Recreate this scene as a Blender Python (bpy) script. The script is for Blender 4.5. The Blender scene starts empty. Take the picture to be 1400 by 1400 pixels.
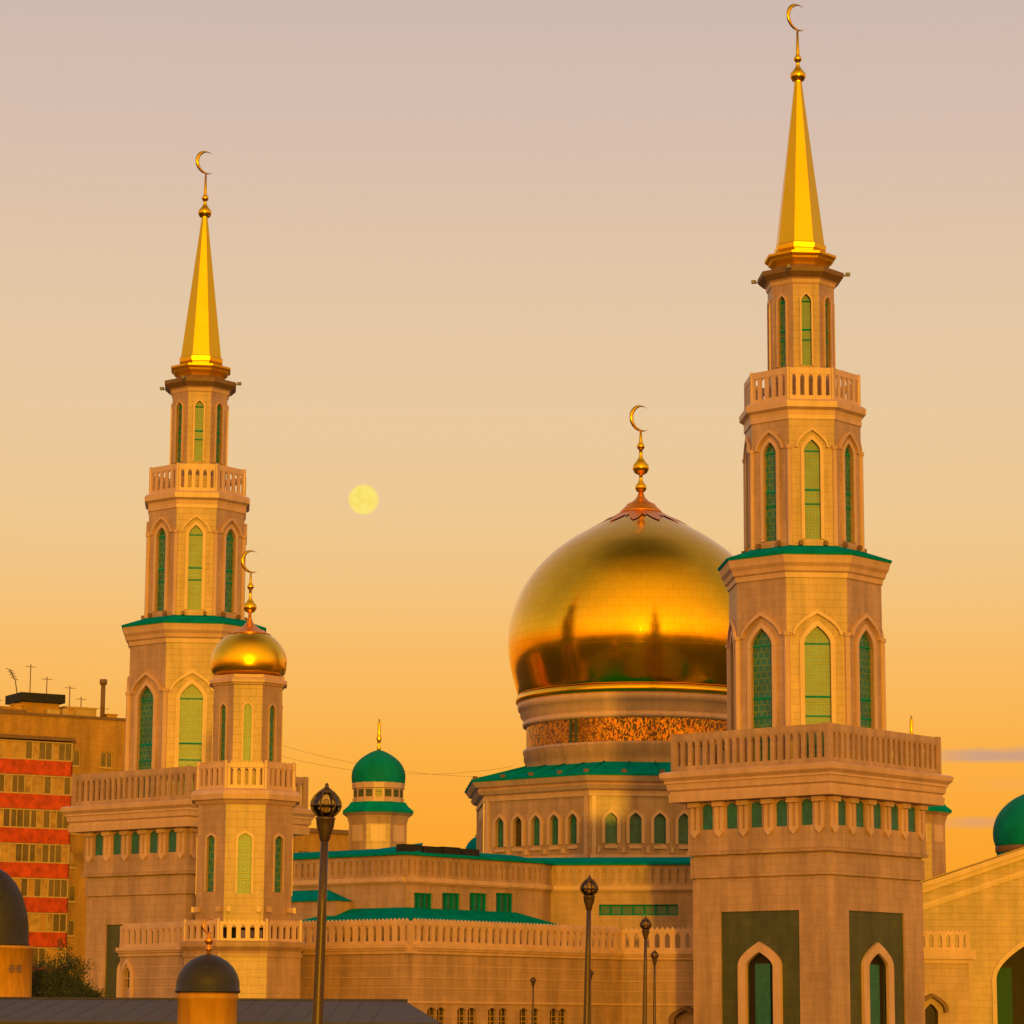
import bpy, bmesh, math, random
from math import sin, cos, tan, pi, radians as R, atan2, sqrt
from mathutils import Vector, Matrix, Euler
from mathutils.geometry import tessellate_polygon

random.seed(7)
sc = bpy.context.scene
COL = sc.collection

# ------------------------------------------------------------------ camera
FPX = 3900.0                       # focal length in pixels of the 1400 px photograph
HOR = 1390.0                       # row of the horizon
EYE = 1.7
PITCH = math.atan((HOR - 700) / FPX)
cam_d = bpy.data.cameras.new("camera"); cam = bpy.data.objects.new("camera", cam_d); COL.objects.link(cam)
ROLL = R(0.32)
cam.location = (0, 0, EYE); cam.rotation_euler = (Euler((pi / 2 + PITCH, 0, 0)).to_matrix() @ Matrix.Rotation(ROLL, 3, 'Z')).to_euler()
cam_d.sensor_width = 36; cam_d.lens = FPX / 1400 * 36
cam_d.clip_start = 0.5; cam_d.clip_end = 60000
sc.camera = cam

# ------------------------------------------------------------------ light
SUN_EL = R(3.2); SUN_AZ = R(6.5)   # behind the camera, a little to the right
sun_dir = Vector((sin(SUN_AZ) * cos(SUN_EL), -cos(SUN_AZ) * cos(SUN_EL), sin(SUN_EL)))   # towards the sun
sd = bpy.data.lights.new("sun", 'SUN'); sd.energy = 1.85; sd.angle = R(2.0); sd.color = (1.0, 0.49, 0.01)
so = bpy.data.objects.new("sun", sd); COL.objects.link(so); so.location = (0, -50, 80)
so.rotation_euler = (-sun_dir).to_track_quat('-Z', 'Y').to_euler()

w = bpy.data.worlds.new("World"); sc.world = w; w.use_nodes = True
nt = w.node_tree; nt.nodes.clear()
def wn(t, **k):
    n = nt.nodes.new(t)
    for a, v in k.items(): setattr(n, a, v)
    return n
def wmath(op, a, b=None, c=None, clamp=False):
    n = wn('ShaderNodeMath', operation=op); n.use_clamp = clamp
    for i, v in enumerate((a, b, c)):
        if v is None: continue
        if isinstance(v, (int, float)): n.inputs[i].default_value = v
        else: nt.links.new(v, n.inputs[i])
    return n.outputs[0]
def wmix(fac, a, b, blend='MIX'):
    n = wn('ShaderNodeMix', data_type='RGBA', blend_type=blend)
    for i, v in ((0, fac), (6, a), (7, b)):
        if isinstance(v, (int, float)): n.inputs[i].default_value = v
        elif isinstance(v, tuple): n.inputs[i].default_value = (*v, 1)
        else: nt.links.new(v, n.inputs[i])
    return n.outputs[2]
tc = wn('ShaderNodeTexCoord'); sep = wn('ShaderNodeSeparateXYZ'); nt.links.new(tc.outputs['Generated'], sep.inputs[0])
DX, DY, DZ = sep.outputs
ramp = wn('ShaderNodeValToRGB'); nt.links.new(DZ, ramp.inputs[0])
stops = [(0.0, (0.92, .31, .012)), (.054, (1.0, .372, .024)), (.087, (1.0, .435, .052)), (.125, (.97, .51, .130)),
         (.150, (.915, .56, .220)), (.174, (.88, .585, .29)), (.212, (.83, .592, .345)), (.25, (.79, .58, .385)),
         (.30, (.712, .525, .425)), (.347, (.640, .495, .432)), (.6, (.50, .40, .42)), (.85, (.40, .31, .33)), (.965, (.17, .13, .135)), (1.0, (.11, .085, .085))]
el = ramp.color_ramp.elements
el[0].position, el[0].color = stops[0][0], (*stops[0][1], 1)
el[1].position, el[1].color = stops[-1][0], (*stops[-1][1], 1)
for p, c in stops[1:-1]:
    e = el.new(p); e.color = (*c, 1)
# sunset glow round the low sun, behind the camera
dot = wn('ShaderNodeVectorMath', operation='DOT_PRODUCT'); nt.links.new(tc.outputs['Generated'], dot.inputs[0]); dot.inputs[1].default_value = sun_dir
d01 = wmath('MAXIMUM', dot.outputs['Value'], 0.0)
glow = wmath('ADD', wmath('MULTIPLY', wmath('POWER', d01, 1.3), 0.75), wmath('MULTIPLY', wmath('POWER', d01, 30.0), .9))
belt = wmath('MULTIPLY', wmath('MULTIPLY', wmath('SUBTRACT', .12, DY), 1.3, clamp=True), wmath('POWER', wmath('SUBTRACT', 1.0, wmath('ABSOLUTE', DZ)), 3.5))
glow = wmath('ADD', glow, wmath('MULTIPLY', belt, .42))
gm = wn('ShaderNodeVectorMath', operation='SCALE'); gm.inputs[0].default_value = (1.0, .49, .02); nt.links.new(glow, gm.inputs[3])
# the sky at right angles to the sun is duller
side = wmath('ADD', 0.85, wmath('MULTIPLY', wmath('ABSOLUTE', DY), 0.15))
sm = wn('ShaderNodeVectorMath', operation='SCALE'); nt.links.new(ramp.outputs[0], sm.inputs[0]); nt.links.new(side, sm.inputs[3])
warm = wmix(wmath('POWER', d01, .7), (1.0, 1.0, 1.0), (1.25, .92, .22))
base = wmix(1.0, wmix(1.0, sm.outputs[0], warm, 'MULTIPLY'), gm.outputs[0], 'ADD')
# two thin mauve cloud bars low on the right
nz = wn('ShaderNodeTexNoise'); nz.inputs['Scale'].default_value = 30.0; nz.inputs['Detail'].default_value = 3
mpn = wn('ShaderNodeMapping'); mpn.inputs['Scale'].default_value = (1, 1, 6); nt.links.new(tc.outputs['Generated'], mpn.inputs[0]); nt.links.new(mpn.outputs[0], nz.inputs[0])
def bar(zc, hw, az0, az1, amt):
    az = wmath('DIVIDE', DX, wmath('MAXIMUM', DY, 0.01))
    wob = wmath('MULTIPLY', wmath('SUBTRACT', nz.outputs[0], 0.5), 0.003)
    d = wmath('ABSOLUTE', wmath('SUBTRACT', wmath('ADD', DZ, wob), zc))
    m = wmath('SUBTRACT', 1.0, wmath('DIVIDE', d, hw), clamp=True)
    m = wmath('SMOOTH_MIN', wmath('MULTIPLY', m, 1.6), 1.0, 0.3)
    a0 = wmath('MULTIPLY', wmath('SUBTRACT', az, az0), 40.0, clamp=True)
    a1 = wmath('MULTIPLY', wmath('SUBTRACT', az1, az), 60.0, clamp=True)
    return wmath('MULTIPLY', wmath('MULTIPLY', wmath('MULTIPLY', m, a0), a1), amt, clamp=True)
sky = wmix(bar(.0893, .0031, .138, .40, .72), base, (.52, .33, .27))
sky = wmix(bar(.0664, .0024, .146, .178, .62), sky, (.52, .33, .27))
sky = wmix(bar(.0795, .0030, .150, .30, .10), sky, (.62, .36, .25))
nish = wn('ShaderNodeTexSky'); nish.sky_type = 'NISHITA'; nish.sun_disc = False; nish.sun_elevation = SUN_EL; nish.sun_rotation = pi - SUN_AZ
nish.dust_density = 3.0
bg1 = wn('ShaderNodeBackground'); nt.links.new(sky, bg1.inputs[0]); bg1.inputs[1].default_value = 0.97
bg2 = wn('ShaderNodeBackground'); nt.links.new(nish.outputs[0], bg2.inputs[0]); bg2.inputs[1].default_value = 0.006
ad = wn('ShaderNodeAddShader'); nt.links.new(bg1.outputs[0], ad.inputs[0]); nt.links.new(bg2.outputs[0], ad.inputs[1])
wo = wn('ShaderNodeOutputWorld'); nt.links.new(ad.outputs[0], wo.inputs[0])

vs = sc.view_settings; vs.view_transform = 'Standard'; vs.look = 'None'; vs.exposure = 0.0; vs.gamma = 1.0; vs.use_curve_mapping = False
sc.cycles.max_bounces = 6; sc.cycles.glossy_bounces = 4; sc.cycles.transparent_max_bounces = 12

# ------------------------------------------------------------------ pixel helper (plan and height measuring)
SP, CP = sin(PITCH), cos(PITCH)
def at(px, py, Y):
    xa, ya = px - 700, py - 700
    x, y = (xa * cos(ROLL) + ya * sin(ROLL)) / FPX, -(-xa * sin(ROLL) + ya * cos(ROLL)) / FPX
    dy, dz = CP - y * SP, SP + y * CP
    t = Y / dy
    return Vector((x * t, Y, EYE + dz * t))
ZX = 700                           # column at which heights are being read
def zat(py, Y): return at(ZX, py, Y).z
def plan(px, Y, py=1250):
    p = at(px, py, Y); return Vector((p.x, p.y))

# ------------------------------------------------------------------ materials
MATS = {}
def mat(name):
    m = bpy.data.materials.new(name); m.use_nodes = True
    MATS[name] = m
    return m, m.node_tree, m.node_tree.nodes['Principled BSDF']
def nd(t, tree, **k):
    n = tree.nodes.new(t)
    for a, v in k.items(): setattr(n, a, v)
    return n
def stone(name, c1, c2, mortar, bw=1.1, bh=0.52, rough=0.40, spec=0.62, stain=0.36):
    m, t, b = mat(name); L = t.links.new
    uv = nd('ShaderNodeUVMap', t)
    br = nd('ShaderNodeTexBrick', t); br.offset = 0.5
    br.inputs['Scale'].default_value = 1.0; br.inputs['Brick Width'].default_value = bw; br.inputs['Row Height'].default_value = bh
    br.inputs['Mortar Size'].default_value = 0.012; br.inputs['Mortar Smooth'].default_value = 0.3; br.inputs['Bias'].default_value = 0.0
    br.inputs['Color1'].default_value = (*c1, 1); br.inputs['Color2'].default_value = (*c2, 1); br.inputs['Mortar'].default_value = (*mortar, 1)
    L(uv.outputs[0], br.inputs[0])
    tcn = nd('ShaderNodeTexCoord', t)
    n1 = nd('ShaderNodeTexNoise', t); n1.inputs['Scale'].default_value = 0.35; n1.inputs['Detail'].default_value = 7; n1.inputs['Roughness'].default_value = .65
    mp = nd('ShaderNodeMapping', t); mp.inputs['Scale'].default_value = (2.6, 2.6, .42); L(tcn.outputs['Object'], mp.inputs[0]); L(mp.outputs[0], n1.inputs[0])
    n2 = nd('ShaderNodeTexNoise', t); n2.inputs['Scale'].default_value = 9; n2.inputs['Detail'].default_value = 5; L(tcn.outputs['Object'], n2.inputs[0])
    rmp = nd('ShaderNodeMapRange', t); rmp.inputs[1].default_value = .35; rmp.inputs[2].default_value = .7; rmp.inputs[3].default_value = 1 - stain; rmp.inputs[4].default_value = 1.08
    L(n1.outputs[0], rmp.inputs[0])
    rm2 = nd('ShaderNodeMapRange', t); rm2.inputs[3].default_value = .86; rm2.inputs[4].default_value = 1.12; L(n2.outputs[0], rm2.inputs[0])
    mu = nd('ShaderNodeMath', t, operation='MULTIPLY'); L(rmp.outputs[0], mu.inputs[0]); L(rm2.outputs[0], mu.inputs[1])
    vm = nd('ShaderNodeVectorMath', t, operation='SCALE'); L(br.outputs['Color'], vm.inputs[0]); L(mu.outputs[0], vm.inputs[3])
    L(vm.outputs[0], b.inputs['Base Color'])
    rr = nd('ShaderNodeMapRange', t); rr.inputs[3].default_value = rough - .06; rr.inputs[4].default_value = rough + .10; L(n2.outputs[0], rr.inputs[0]); L(rr.outputs[0], b.inputs['Roughness'])
    b.inputs['Specular IOR Level'].default_value = spec
    bp = nd('ShaderNodeBump', t); bp.inputs['Strength'].default_value = .25; bp.inputs['Distance'].default_value = .03
    inv = nd('ShaderNodeMath', t, operation='SUBTRACT'); inv.inputs[0].default_value = 1.0; L(br.outputs['Fac'], inv.inputs[1])
    ad2 = nd('ShaderNodeMath', t, operation='MULTIPLY_ADD'); L(n2.outputs[0], ad2.inputs[0]); ad2.inputs[1].default_value = .25; L(inv.outputs[0], ad2.inputs[2])
    L(ad2.outputs[0], bp.inputs['Height']); L(bp.outputs[0], b.inputs['Normal'])
    return m
def plain(name, c, rough=.5, metal=0.0, spec=.5, var=.2, scale=2.0, bump=0.0, stretch=(1, 1, 1)):
    m, t, b = mat(name); L = t.links.new
    tcn = nd('ShaderNodeTexCoord', t); mp = nd('ShaderNodeMapping', t); mp.inputs['Scale'].default_value = stretch; L(tcn.outputs['Object'], mp.inputs[0])
    n = nd('ShaderNodeTexNoise', t); n.inputs['Scale'].default_value = scale; n.inputs['Detail'].default_value = 6; n.inputs['Roughness'].default_value = .6; L(mp.outputs[0], n.inputs[0])
    r = nd('ShaderNodeMapRange', t); r.inputs[1].default_value = .3; r.inputs[2].default_value = .7; r.inputs[3].default_value = 1 - var; r.inputs[4].default_value = 1 + var * .6; L(n.outputs[0], r.inputs[0])
    vm = nd('ShaderNodeVectorMath', t, operation='SCALE'); vm.inputs[0].default_value = c; L(r.outputs[0], vm.inputs[3]); L(vm.outputs[0], b.inputs['Base Color'])
    r2 = nd('ShaderNodeMapRange', t); r2.inputs[3].default_value = max(.02, rough - .08); r2.inputs[4].default_value = min(1, rough + .08); L(n.outputs[0], r2.inputs[0]); L(r2.outputs[0], b.inputs['Roughness'])
    b.inputs['Metallic'].default_value = metal; b.inputs['Specular IOR Level'].default_value = spec
    if bump:
        bp = nd('ShaderNodeBump', t); bp.inputs['Strength'].default_value = bump; bp.inputs['Distance'].default_value = .02; L(n.outputs[0], bp.inputs['Height']); L(bp.outputs[0], b.inputs['Normal'])
    return m

STONE = stone('pink_beige_granite', (.475, .285, .228), (.53, .322, .262), (.36, .213, .168))
STONE2 = stone('pink_granite_trim', (.62, .385, .325), (.645, .403, .34), (.52, .32, .265), 2.2, 3.0, stain=.2)
GRAN = stone('dark_green_granite', (.075, .085, .040), (.055, .07, .03), (.03, .035, .02), .9, .6, .35, .6)
GSHADED = plain('shaded_green_glass', (.001, .075, .032), .5, 0, .2)  # green archway glass, its colour darkened to stand for the shade of the recess
NICHE = plain('near_black_niche', (.022, .013, .012), .6, 0, .3)  # near-black backs of the minaret niches and the portal arch
BROWN = plain('weathered_brown_stone', (.20, .11, .062), .6, 0, .4)
GREENR = plain('green_painted_metal_roof', (.001, .25, .30), .75, 0, 0, .25, 1.2)
GREEND = plain('green_dome_metal', (.001, .215, .235), .6, 0, .06, .25, .8)
TEAL = plain('teal_skirting_roof', (.001, .25, .40), .7, 0, 0, .2, 1.0)
DARKG = plain('dark_glass', (.02, .016, .014), .12, 0, .8, .3, 1.0)
BLACKM = plain('black_lamp_metal', (.085, .05, .034), .4, .3, .5, .3, 20)
TAR = plain('black_roofing_felt', (.02, .018, .022), .7, 0, .3, .4, 2)
GREYM = plain('grey_floodlight_metal', (.25, .22, .2), .45, .4)
REDP = plain('red_balcony_panel', (.56, .07, .013), .6, 0, .3, .4, 1.6)
YPLAS = plain('ochre_plaster_wall', (.50, .27, .06), .75, 0, .3, .25, .6)
BRICKY = stone('ochre_brick_wall', (.50, .265, .055), (.56, .31, .075), (.38, .21, .06), .5, .16, .75, .3)
CREAM = plain('cream_window_frame', (.52, .36, .16), .6, 0, .4, .2, 4)
GLASSB = plain('apartment_window_glass', (.13, .085, .05), .15, 0, .8, .5, .9)
CURT = plain('window_curtain', (.50, .30, .10), .7, 0, .3, .5, 1.2)
KYEL = plain('yellow_painted_kiosk_wall', (.55, .255, .012), .55, 0, .4, .3, 1.4, .1, (3, 3, .5))
KDOM = plain('dark_slate_dome', (.028, .022, .022), .5, 0, .4, .35, 2.5)
FENCE = plain('grey_sheet_fence', (.066, .058, .072), .7, .1, .4, .3, .8)
ASPH = plain('asphalt', (.05, .046, .044), .85, 0, .3, .3, .6)
PAVE = plain('plaza_paving', (.16, .13, .11), .8, 0, .3, .25, .7)
ROOFG = plain('grey_flat_roof', (.14, .12, .11), .8)
BARK = plain('bark', (.06, .04, .025), .9, 0, .2, .4, 5, .4)
CITY = plain('far_city_wall', (.10, .07, .055), .8, 0, .2, .5, .02)
SKIN = plain('skin', (.45, .25, .16), .6, 0, .4, .1, 8)
HAIR = plain('dark_hair', (.025, .015, .01), .5)
WHITEC = plain('white_cap_cloth', (.75, .70, .66), .8)
COPPER = plain('copper_toned_finial', (.95, .36, .04), .36, .9, .5, .2, 6)

def gold(name, rough, seams=False):
    m, t, b = mat(name); L = t.links.new
    tcn = nd('ShaderNodeTexCoord', t)
    n = nd('ShaderNodeTexNoise', t); n.inputs['Scale'].default_value = .9; n.inputs['Detail'].default_value = 5; L(tcn.outputs['Object'], n.inputs[0])
    r = nd('ShaderNodeMapRange', t); r.inputs[1].default_value = .3; r.inputs[2].default_value = .7; r.inputs[3].default_value = rough - .015; r.inputs[4].default_value = rough + .02
    L(n.outputs[0], r.inputs[0]); L(r.outputs[0], b.inputs['Roughness'])
    mx = nd('ShaderNodeMix', t, data_type='RGBA'); mx.inputs[6].default_value = (.94, .54, .016, 1); mx.inputs[7].default_value = (.97, .57, .022, 1); L(n.outputs[0], mx.inputs[0])
    L(mx.outputs[2], b.inputs['Base Color']); b.inputs['Metallic'].default_value = 1.0
    bp = nd('ShaderNodeBump', t); bp.inputs['Strength'].default_value = .03; bp.inputs['Distance'].default_value = .02
    n3 = nd('ShaderNodeTexNoise', t); n3.inputs['Scale'].default_value = .7; n3.inputs['Detail'].default_value = 0; L(tcn.outputs['Object'], n3.inputs[0])
    L(n3.outputs[0], bp.inputs['Height']); L(bp.outputs[0], b.inputs['Normal'])
    if seams:
        sp_ = nd('ShaderNodeSeparateXYZ', t); L(tcn.outputs['Object'], sp_.inputs[0])
        at2 = nd('ShaderNodeMath', t, operation='ARCTAN2'); L(sp_.outputs[1], at2.inputs[0]); L(sp_.outputs[0], at2.inputs[1])
        ms = nd('ShaderNodeMath', t, operation='MULTIPLY'); L(at2.outputs[0], ms.inputs[0]); ms.inputs[1].default_value = 64 / (2 * pi)
        cb = nd('ShaderNodeCombineXYZ', t); L(ms.outputs[0], cb.inputs[0]); L(sp_.outputs[2], cb.inputs[1])
        br = nd('ShaderNodeTexBrick', t); br.offset = .5; br.inputs['Scale'].default_value = 1; br.inputs['Brick Width'].default_value = 1.0; br.inputs['Row Height'].default_value = .8
        br.inputs['Mortar Size'].default_value = .018; br.inputs['Mortar Smooth'].default_value = .3
        br.inputs['Color1'].default_value = (.93, .93, .93, 1); br.inputs['Color2'].default_value = (1, 1, 1, 1); br.inputs['Mortar'].default_value = (.78, .74, .7, 1); L(cb.outputs[0], br.inputs[0])
        mm = nd('ShaderNodeMix', t, data_type='RGBA', blend_type='MULTIPLY'); mm.inputs[0].default_value = 1; L(mx.outputs[2], mm.inputs[6]); L(br.outputs['Color'], mm.inputs[7]); L(mm.outputs[2], b.inputs['Base Color'])
        # every sheet sits at a hair's different tilt
        mixh = nd('ShaderNodeMath', t, operation='MULTIPLY_ADD'); L(br.outputs['Fac'], mixh.inputs[0]); mixh.inputs[1].default_value = -.4; L(n3.outputs[0], mixh.inputs[2])
        n3.inputs['Scale'].default_value = 1.1; L(mixh.outputs[0], bp.inputs['Height']); bp.inputs['Strength'].default_value = .09; bp.inputs['Distance'].default_value = .03
    return m
GOLD = gold('gilded_metal', .27); GOLDD = gold('gilded_dome_sheets', .155, True); GOLDS = gold('gilded_spire_metal', .30); GOLDC = gold('gilded_cup_metal', .52)

def green_glass(name, c1, c2, mort, bw, bh, ms):
    m, t, b = mat(name); L = t.links.new
    uv = nd('ShaderNodeUVMap', t); br = nd('ShaderNodeTexBrick', t); br.offset = 0.5
    br.inputs['Scale'].default_value = 1.0; br.inputs['Brick Width'].default_value = bw; br.inputs['Row Height'].default_value = bh
    br.inputs['Mortar Size'].default_value = ms; br.inputs['Mortar Smooth'].default_value = .2
    br.inputs['Color1'].default_value = (*c1, 1); br.inputs['Color2'].default_value = (*c2, 1); br.inputs['Mortar'].default_value = (*mort, 1)
    L(uv.outputs[0], br.inputs[0])
    tcn = nd('ShaderNodeTexCoord', t); n = nd('ShaderNodeTexNoise', t); n.inputs['Scale'].default_value = 1.1; n.inputs['Detail'].default_value = 4; L(tcn.outputs['Object'], n.inputs[0])
    r = nd('ShaderNodeMapRange', t); r.inputs[1].default_value = .3; r.inputs[2].default_value = .7; r.inputs[3].default_value = .75; r.inputs[4].default_value = 1.25; L(n.outputs[0], r.inputs[0])
    vm = nd('ShaderNodeVectorMath', t, operation='SCALE'); L(br.outputs['Color'], vm.inputs[0]); L(r.outputs[0], vm.inputs[3]); L(vm.outputs[0], b.inputs['Base Color'])
    b.inputs['Roughness'].default_value = .38; b.inputs['Specular IOR Level'].default_value = .78
    bp = nd('ShaderNodeBump', t); bp.inputs['Strength'].default_value = .35; bp.inputs['Distance'].default_value = .03; L(br.outputs['Fac'], bp.inputs['Height']); L(bp.outputs[0], b.inputs['Normal'])
    return m
GGLASS = green_glass('green_lattice_glass', (.001, .125, .165), (.002, .135, .18), (.075, .165, .075), .5, .46, .06)
GGLASS2 = green_glass('green_window_glass', (.001, .115, .145), (.002, .10, .12), (.01, .15, .16), .55, .7, .03)

def mosaic():
    m, t, b = mat('gilded_script_mosaic'); L = t.links.new
    uv = nd('ShaderNodeUVMap', t)
    tco = nd('ShaderNodeTexCoord', t); sx = nd('ShaderNodeSeparateXYZ', t); L(tco.outputs['Object'], sx.inputs[0])
    an = nd('ShaderNodeMath', t, operation='ARCTAN2'); L(sx.outputs[1], an.inputs[0]); L(sx.outputs[0], an.inputs[1])
    au = nd('ShaderNodeMath', t, operation='MULTIPLY'); L(an.outputs[0], au.inputs[0]); au.inputs[1].default_value = 10.6
    cbx = nd('ShaderNodeCombineXYZ', t); L(au.outputs[0], cbx.inputs[0]); L(sx.outputs[2], cbx.inputs[1])
    mp = nd('ShaderNodeMapping', t); mp.inputs['Scale'].default_value = (1.9, 1.15, 1); L(cbx.outputs[0], mp.inputs[0])
    n = nd('ShaderNodeTexNoise', t); n.inputs['Scale'].default_value = 1.7; n.inputs['Detail'].default_value = 2.5; n.inputs['Distortion'].default_value = .7; L(mp.outputs[0], n.inputs[0])
    # thin winding strokes: the zero line of a distorted noise
    a = nd('ShaderNodeMath', t, operation='SUBTRACT'); L(n.outputs[0], a.inputs[0]); a.inputs[1].default_value = .5
    ab = nd('ShaderNodeMath', t, operation='ABSOLUTE'); L(a.outputs[0], ab.inputs[0])
    th = nd('ShaderNodeMapRange', t); th.inputs[1].default_value = .035; th.inputs[2].default_value = .075; th.inputs[3].default_value = 1; th.inputs[4].default_value = 0; L(ab.outputs[0], th.inputs[0])
    v = nd('ShaderNodeTexVoronoi', t); v.inputs['Scale'].default_value = 6; L(cbx.outputs[0], v.inputs[0])
    mx = nd('ShaderNodeMix', t, data_type='RGBA'); mx.inputs[6].default_value = (.16, .055, .02, 1); mx.inputs[7].default_value = (.80, .34, .04, 1); L(th.outputs[0], mx.inputs[0])
    mv = nd('ShaderNodeMix', t, data_type='RGBA', blend_type='MULTIPLY'); mv.inputs[0].default_value = .35; L(mx.outputs[2], mv.inputs[6]); L(v.outputs['Color'], mv.inputs[7])
    L(mv.outputs[2], b.inputs['Base Color']); L(th.outputs[0], b.inputs['Metallic']); b.inputs['Roughness'].default_value = .32
    return m
MOSAIC = mosaic()

def leafmat(name, a, c):
    m, t, b = mat(name); L = t.links.new
    oi = nd('ShaderNodeTexCoord', t); n = nd('ShaderNodeTexNoise', t); n.inputs['Scale'].default_value = 1.3; n.inputs['Detail'].default_value = 4; L(oi.outputs['Object'], n.inputs[0])
    mx = nd('ShaderNodeMix', t, data_type='RGBA'); mx.inputs[6].default_value = (*a, 1); mx.inputs[7].default_value = (*c, 1); L(n.outputs[0], mx.inputs[0]); L(mx.outputs[2], b.inputs['Base Color'])
    b.inputs['Roughness'].default_value = .6
    return m
LEAF = leafmat('dark_green_leaves', (.016, .030, .008), (.035, .055, .014))

def lampglass():
    m, t, b = mat('lamp_globe_glass'); L = t.links.new
    tr = nd('ShaderNodeBsdfTransparent', t); tr.inputs[0].default_value = (.75, .70, .58, 1)
    gl = nd('ShaderNodeBsdfGlossy', t); gl.inputs['Roughness'].default_value = .08; gl.inputs[0].default_value = (.8, .8, .8, 1)
    fr = nd('ShaderNodeFresnel', t); fr.inputs[0].default_value = 1.5
    mx = nd('ShaderNodeMixShader', t); L(fr.outputs[0], mx.inputs[0]); L(tr.outputs[0], mx.inputs[1]); L(gl.outputs[0], mx.inputs[2])
    out = [n for n in t.nodes if n.type == 'OUTPUT_MATERIAL'][0]; L(mx.outputs[0], out.inputs[0])
    return m
LGLASS = lampglass()

def moonmat():
    m, t, b = mat('moon_surface'); L = t.links.new
    tcn = nd('ShaderNodeTexCoord', t); n = nd('ShaderNodeTexNoise', t); n.inputs['Scale'].default_value = 1.7; n.inputs['Detail'].default_value = 4
    mp = nd('ShaderNodeMapping', t); mp.inputs['Scale'].default_value = (.018, .018, .018); L(tcn.outputs['Object'], mp.inputs[0]); L(mp.outputs[0], n.inputs[0])
    mx = nd('ShaderNodeMix', t, data_type='RGBA'); mx.inputs[6].default_value = (.98, .75, .14, 1); mx.inputs[7].default_value = (1.0, .83, .19, 1)
    rr = nd('ShaderNodeMapRange', t); rr.inputs[1].default_value = .38; rr.inputs[2].default_value = .6; L(n.outputs[0], rr.inputs[0]); L(rr.outputs[0], mx.inputs[0])
    em = nd('ShaderNodeEmission', t); L(mx.outputs[2], em.inputs[0]); em.inputs[1].default_value = .97
    tr = nd('ShaderNodeBsdfTransparent', t)
    lw = nd('ShaderNodeLayerWeight', t); lw.inputs[0].default_value = .5
    r2 = nd('ShaderNodeMapRange', t); r2.inputs[1].default_value = .30; r2.inputs[2].default_value = .96; r2.inputs[3].default_value = .95; r2.inputs[4].default_value = .0; L(lw.outputs['Facing'], r2.inputs[0])
    ms = nd('ShaderNodeMixShader', t); L(r2.outputs[0], ms.inputs[0]); L(tr.outputs[0], ms.inputs[1]); L(em.outputs[0], ms.inputs[2])
    out = [q for q in t.nodes if q.type == 'OUTPUT_MATERIAL'][0]; L(ms.outputs[0], out.inputs[0])
    return m
MOON = moonmat()

def cloth(name, c): return plain(name, c, .85, 0, .2, .25, 6)

# ------------------------------------------------------------------ mesh builder
class Face:
    """a vertical wall plane: p0 -> p1 runs left to right seen from outside"""
    def __init__(s, p0, p1):
        s.p0 = Vector((p0[0], p0[1])); s.p1 = Vector((p1[0], p1[1])); d = s.p1 - s.p0
        s.L = d.length; s.u = d / s.L; s.n = Vector((s.u.y, -s.u.x))
    def P(s, u, z, d=0.0):
        q = s.p0 + s.u * u + s.n * d
        return Vector((q.x, q.y, z))
    def upx(s, px, py=1250):
        """distance along the wall where the pixel column px meets it"""
        k = plan(px, 1.0, py).x
        # (p0x + t ux) = k (p0y + t uy)
        return (k * s.p0.y - s.p0.x) / (s.u.x - k * s.u.y)
    def zpx(s, u, py):
        q = s.p0 + s.u * u; k = q.x / q.y
        return at(700 + FPX * k, py, q.y).z

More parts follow.
